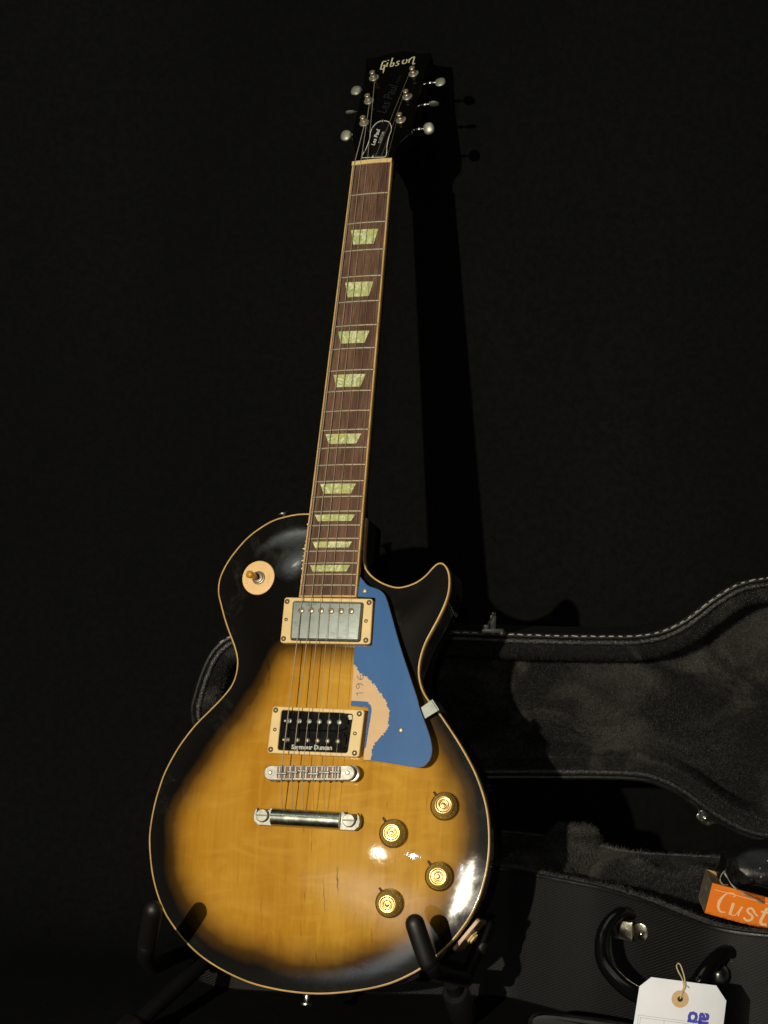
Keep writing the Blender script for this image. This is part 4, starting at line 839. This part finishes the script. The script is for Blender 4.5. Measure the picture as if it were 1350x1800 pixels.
# ================================================================== THINGS IN AND ON THE CASE
# orange box: local frame origin at its lower left front corner
bo = Vector((0.2835, 1.330, 0.1215)); e1 = Vector((0.955, -0.10, -0.235)).normalized(); e2 = Vector((0.28, 0.02, 0.95)); e2 = (e2 - e1 * e2.dot(e1)).normalized(); e3 = e1.cross(e2); e3 = -e3 if e3.y < 0 else e3
BM = Matrix(((e1.x, e2.x, e3.x, bo.x), (e1.y, e2.y, e3.y, bo.y), (e1.z, e2.z, e3.z, bo.z), (0, 0, 0, 1)))
obox = empty('small_box', 'orange cardboard box with its lid flap open lying in the guitar case', 'box', BM)
def om(name, VF, m, smooth=30): return link(name, mesh(name, *mm(VF), m, smooth), obox)
bw, bh, bd = 100.0, 27.5, 50.0
def slab(x0, x1, y0, y1, z0, z1):
    V = [(x, y, z) for x in (x0, x1) for y in (y0, y1) for z in (z0, z1)]
    return V, [(0, 1, 3, 2), (4, 6, 7, 5), (0, 4, 5, 1), (2, 3, 7, 6), (0, 2, 6, 4), (1, 5, 7, 3)]
om('front_panel', slab(0, bw, 0, bh, 0, 0.6), M['orange']); om('bottom_panel', slab(0, bw, 0, 0.6, 0.6, bd), M['kraft'])
om('back_panel', slab(0, bw, 0.6, bh, bd - 0.6, bd), M['kraft']); om('end_panel', slab(0, 0.6, 0.6, bh, 0.6, bd - 0.6), M['end'])
om('inner_flap', slab(0.8, 26, bh - 4.5, bh - 4.0, 0.8, bd - 1), M['kraft']); om('top_fold', slab(0.2, bw, bh - 0.02, bh + 0.3, -0.2, 2.2), M['orange'])
def flat(P, wd, z): return stroke(smooth_curve(P, 0.5, False), wd, z)
def ob_text():
    C_ = [(19, 20.5), (20.5, 22), (18.5, 23.6), (14.5, 22.5), (11.5, 18.5), (9.8, 13), (10.2, 8), (12.8, 5), (16.5, 5.6)]
    s = [flat(C_, np.interp(np.linspace(0, 1, len(smooth_curve(C_, 0.5, False))), [0, 0.3, 0.6, 0.8, 1], [0.7, 0.9, 2.6, 1.8, 0.8]), 0),
         stroke([(20.6, 15.5), (20.0, 4.5)], [2.2, 2.2]), flat([(20.5, 5.5), (23, 4.6), (25, 7), (27.5, 14)], 0.8, 0.01), stroke([(27.8, 14.3), (26.4, 9), (26.6, 5.2)], [1.5, 1.5, 1.0], 0.02)]
    s += [flat([(38, 12.5), (35, 15), (32.5, 13.5), (33, 11), (37, 8.5), (36.8, 5.2), (33.5, 3.4), (31, 5.5)], 1.8, 0), flat([(38.5, 10.5), (37, 12.8)], 1.2, 0.02) if False else stroke([(37, 12.8), (41, 9.5)], 1.4, 0.02)]
    s += [flat([(46.5, 19), (45, 11), (44.2, 6), (46, 3.6), (49, 4.6)], 2.4, 0), stroke([(42.5, 14.5), (50, 15.0)], 1.7, 0.02)]
    return join(s)
V, F = ob_text(); om('box_lettering', ([(9.8 + (v[0] - 9.8) * 1.13, v[1], -0.15 - v[2]) for v in V], F), M['boxtext'], 0)
V, F = stroke([(3, 22.6), (97, 22.6)], 0.5); om('box_rule', ([(v[0], v[1], -0.12) for v in V], F), M['boxtext'], 0)
# rolled studded strap in the box, and the curling edge of a clear bag round it
sp = Vector((0.350, 1.372, 0.122)); SR = (46.0, 30.0, 31.0)
strap = empty('studded_strap', 'rolled black leather strap with round metal studs lying in the orange box', 'strap', Matrix.Translation(sp))
def smesh(name, VF, m, parent=strap, smooth=60): return link(name, mesh(name, *mm(VF), m, smooth), parent)
def roll():
    V, F = sphere(SR[0], SR[1], SR[2], 32, 18, 0.8); out = []
    for x, y, z in V:
        k = 1 + 0.035 * math.sin(x * 0.16 + 1) + 0.03 * math.sin(z * 0.35 + x * 0.1) + 0.02 * math.sin(y * 0.4)
        out.append((x * k, y * k, z * k + 22))
    return out, F
from mathutils.bvhtree import BVHTree
RT = BVHTree.FromPolygons(*roll())
smesh('strap_roll', roll(), M['leather'])
smesh('strap_edge', tube(smooth_curve([(-38, -14, 8), (-20, -27, 18), (5, -32, 16), (30, -30, 6), (44, -20, -2)], 2.0, False), 1.5, 8), M['leather'])
STUD = mesh('stud', *mm(sphere(1.35, 1.35, 1.0, 10, 6)), M['nickel'])
for a, b in [(-22, 25), (-14, 28), (-6.5, 25.5), (1, 23), (-14, 35), (-6.5, 33), (1, 30.5), (8.5, 28), (-6.5, 41), (1, 38.5), (8.5, 36), (16, 33.5), (8.5, 20.5), (16, 25.5)]:
    hit = RT.ray_cast(Vector((a, -120, b)), Vector((0, 1, 0)))
    if hit[0]: link('stud', STUD, strap, Matrix.Translation(hit[0] / 1000))
bag = empty('plastic_bag', 'crumpled clear plastic bag edge curling over the orange box', 'bag', Matrix.Translation((0.300, 1.335, 0.150)))
PB = smooth_curve([(2, 0, 8), (-1.5, -2, 5), (-2.8, -3, 0.5), (-0.5, -4, -3), (4, -4, -3.2)], 0.8, False)
PB2 = smooth_curve([(1, 1, 7.5), (4, -2, 2), (8, -5, -4), (15, -8, -9), (24, -11, -13), (33, -13, -17)], 0.8, False)
link('bag_fold', mesh('bag_fold', *mm(join([tube(PB, [0.45 + 0.2 * math.sin(i * 0.5) for i in range(len(PB))], 8), tube(PB2, [0.6 + 0.3 * math.sin(i * 0.4) for i in range(len(PB2))], 8)])), M['film'], 60), bag)
link('bag_film', mesh('bag_film', *mm(loft([[(p[0] + 6 * t + 1.2 * math.sin(i * 0.5 + t * 5), p[1] + 5 * t, p[2] + 11 * t + 0.8 * math.sin(i * 0.3)) for i, p in enumerate(PB2)] for t in np.linspace(0, 1, 6)], False)), M['clear'], 80), bag)
# white hang tag tied to the handle
tagm = Matrix.Translation((0.2345, 1.198, 0.0985)) @ Matrix.Rotation(math.radians(7.5), 4, 'Y') @ Matrix.Rotation(math.radians(84), 4, 'X')
card = empty('hang_tag', 'white card tag tied with string to the case handle', 'tag', tagm)
TP = [(-31.0, 3.5), (-22.5, 12.0), (30.0, 12.0), (39.5, 1.0), (39.5, -75), (-33.5, -75)]
def tmh(name, VF, m, smooth=30): return link(name, mesh(name, *mm(VF), m, smooth), card)
def down_text(body, size, bold, x):
    V, F = text_geo(body, size, 0, bold, 0.95); m_ = min(v[0] for v in V)
    return xf((V, F), Matrix.Translation((x, -10.5, 0.06)) @ Matrix.Rotation(-math.pi / 2, 4, 'Z') @ Matrix.Translation((-m_, 0, 0)))
tmh('card', prism(TP, -0.5, 0, 0.05), M['card'])
tmh('reinforcement', lathe([(6.9, 0.0), (6.8, 0.3), (2.0, 0.32), (2.0, 0.0)], 28, (2.5, -2.2, 0.02), closed_ends=False), M['reinf'])
tmh('punched_hole', lathe([(2.3, 0), (2.2, 0.06), (0.01, 0.06)], 18, (2.5, -2.2, 0.3)), M['dark'])
def tline(a, b, wd=0.28): return stroke([a, b], wd, 0.05)
tmh('printed_frame', join([tline((-29, -19), (12, -19)), tline((-29, -19), (-29, -74)), tline((-27.2, -20.8), (12, -20.8)), tline((-27.2, -20.8), (-27.2, -74)), tline((-8, -20.8), (-8, -74)), flat([(14.5, -31), (13.8, -25), (15.5, -20), (18, -17)], 0.25, 0.06)]), M['line'], 0)
tmh('printed_letters', join([down_text('au', 15.5, 0.7, 24.5), down_text('ci', 15.0, 0.62, 15.5)]), M['bluei'], 0)
tmh('tie_string', join([tube(smooth_curve([(2.5, -1.8, 0.6), (3.2, 4, 1.2), (3.8, 9, 1.0), (2.0, 14, 0.6), (-1.5, 19, 1.0), (-3.2, 22.5, -1), (-2.2, 24, -4)], 1.0, False), 0.55, 7), tube(smooth_curve([(2.5, -1.8, 0.5), (4.2, 5, 0.9), (4.8, 9.5, 1.6), (3.4, 16, 1.0), (0.8, 22, 0.4), (-0.5, 24.5, -2), (-1.5, 24.5, -5)], 1.0, False), 0.55, 7), tube(smooth_curve([(3.8, 8.5, 1.4), (6.5, 8.8, 1.3), (8.0, 7.6, 1.0)], 1.0, False), 0.45, 6)]), M['twine'])
# soft black bag in front of the case
bagp = (0.22, 1.20, 0.0)
gb = empty('soft_bag', 'black soft bag with piped edge lying in front of the guitar case', 'bag', Matrix.Translation(bagp))
GB = [(-85, 120), (-40, 118), (10, 104), (60, 82), (110, 60), (160, 55), (210, 60), (220, -40), (180, -90), (60, -95), (-40, -60), (-80, 10), (-96, 80)]
gq = ccw(smooth_curve(GB, 6)); 
def gl(P, z): return [(p[0], p[1], z(p) if callable(z) else z) for p in P]
hgt = lambda p: 32 - 0.06 * (p[0] + 80)
gbb = [gl(gq, 2), gl(inset(gq, -3), 14), gl(gq, hgt), gl(relax(inset(gq, 9), 2), lambda p: hgt(p) + 3.5), gl(relax(inset(gq, 26), 8), lambda p: hgt(p) + 7)]
link('bag_body', mesh('bag_body', *mm(loft(gbb, True, True, True)), M['cloth']), gb)
pp = [(p[0], p[1], hgt(p) + 0.8) for p in inset(gq, 0.5)]
link('piping', mesh('piping', *mm(tube(pp + pp[:1], 2.6, 8, False)), M['gloss']), gb)
link('grey_panel', mesh('grey_panel', *mm(loft([gl(rrect(92, 190, -40, 52, 14), 30), gl(rrect(93, 189, -39, 51, 14), 46), gl(rrect(98, 184, -34, 46, 12), 50)], True, False, True)), M['greycloth']), gb)
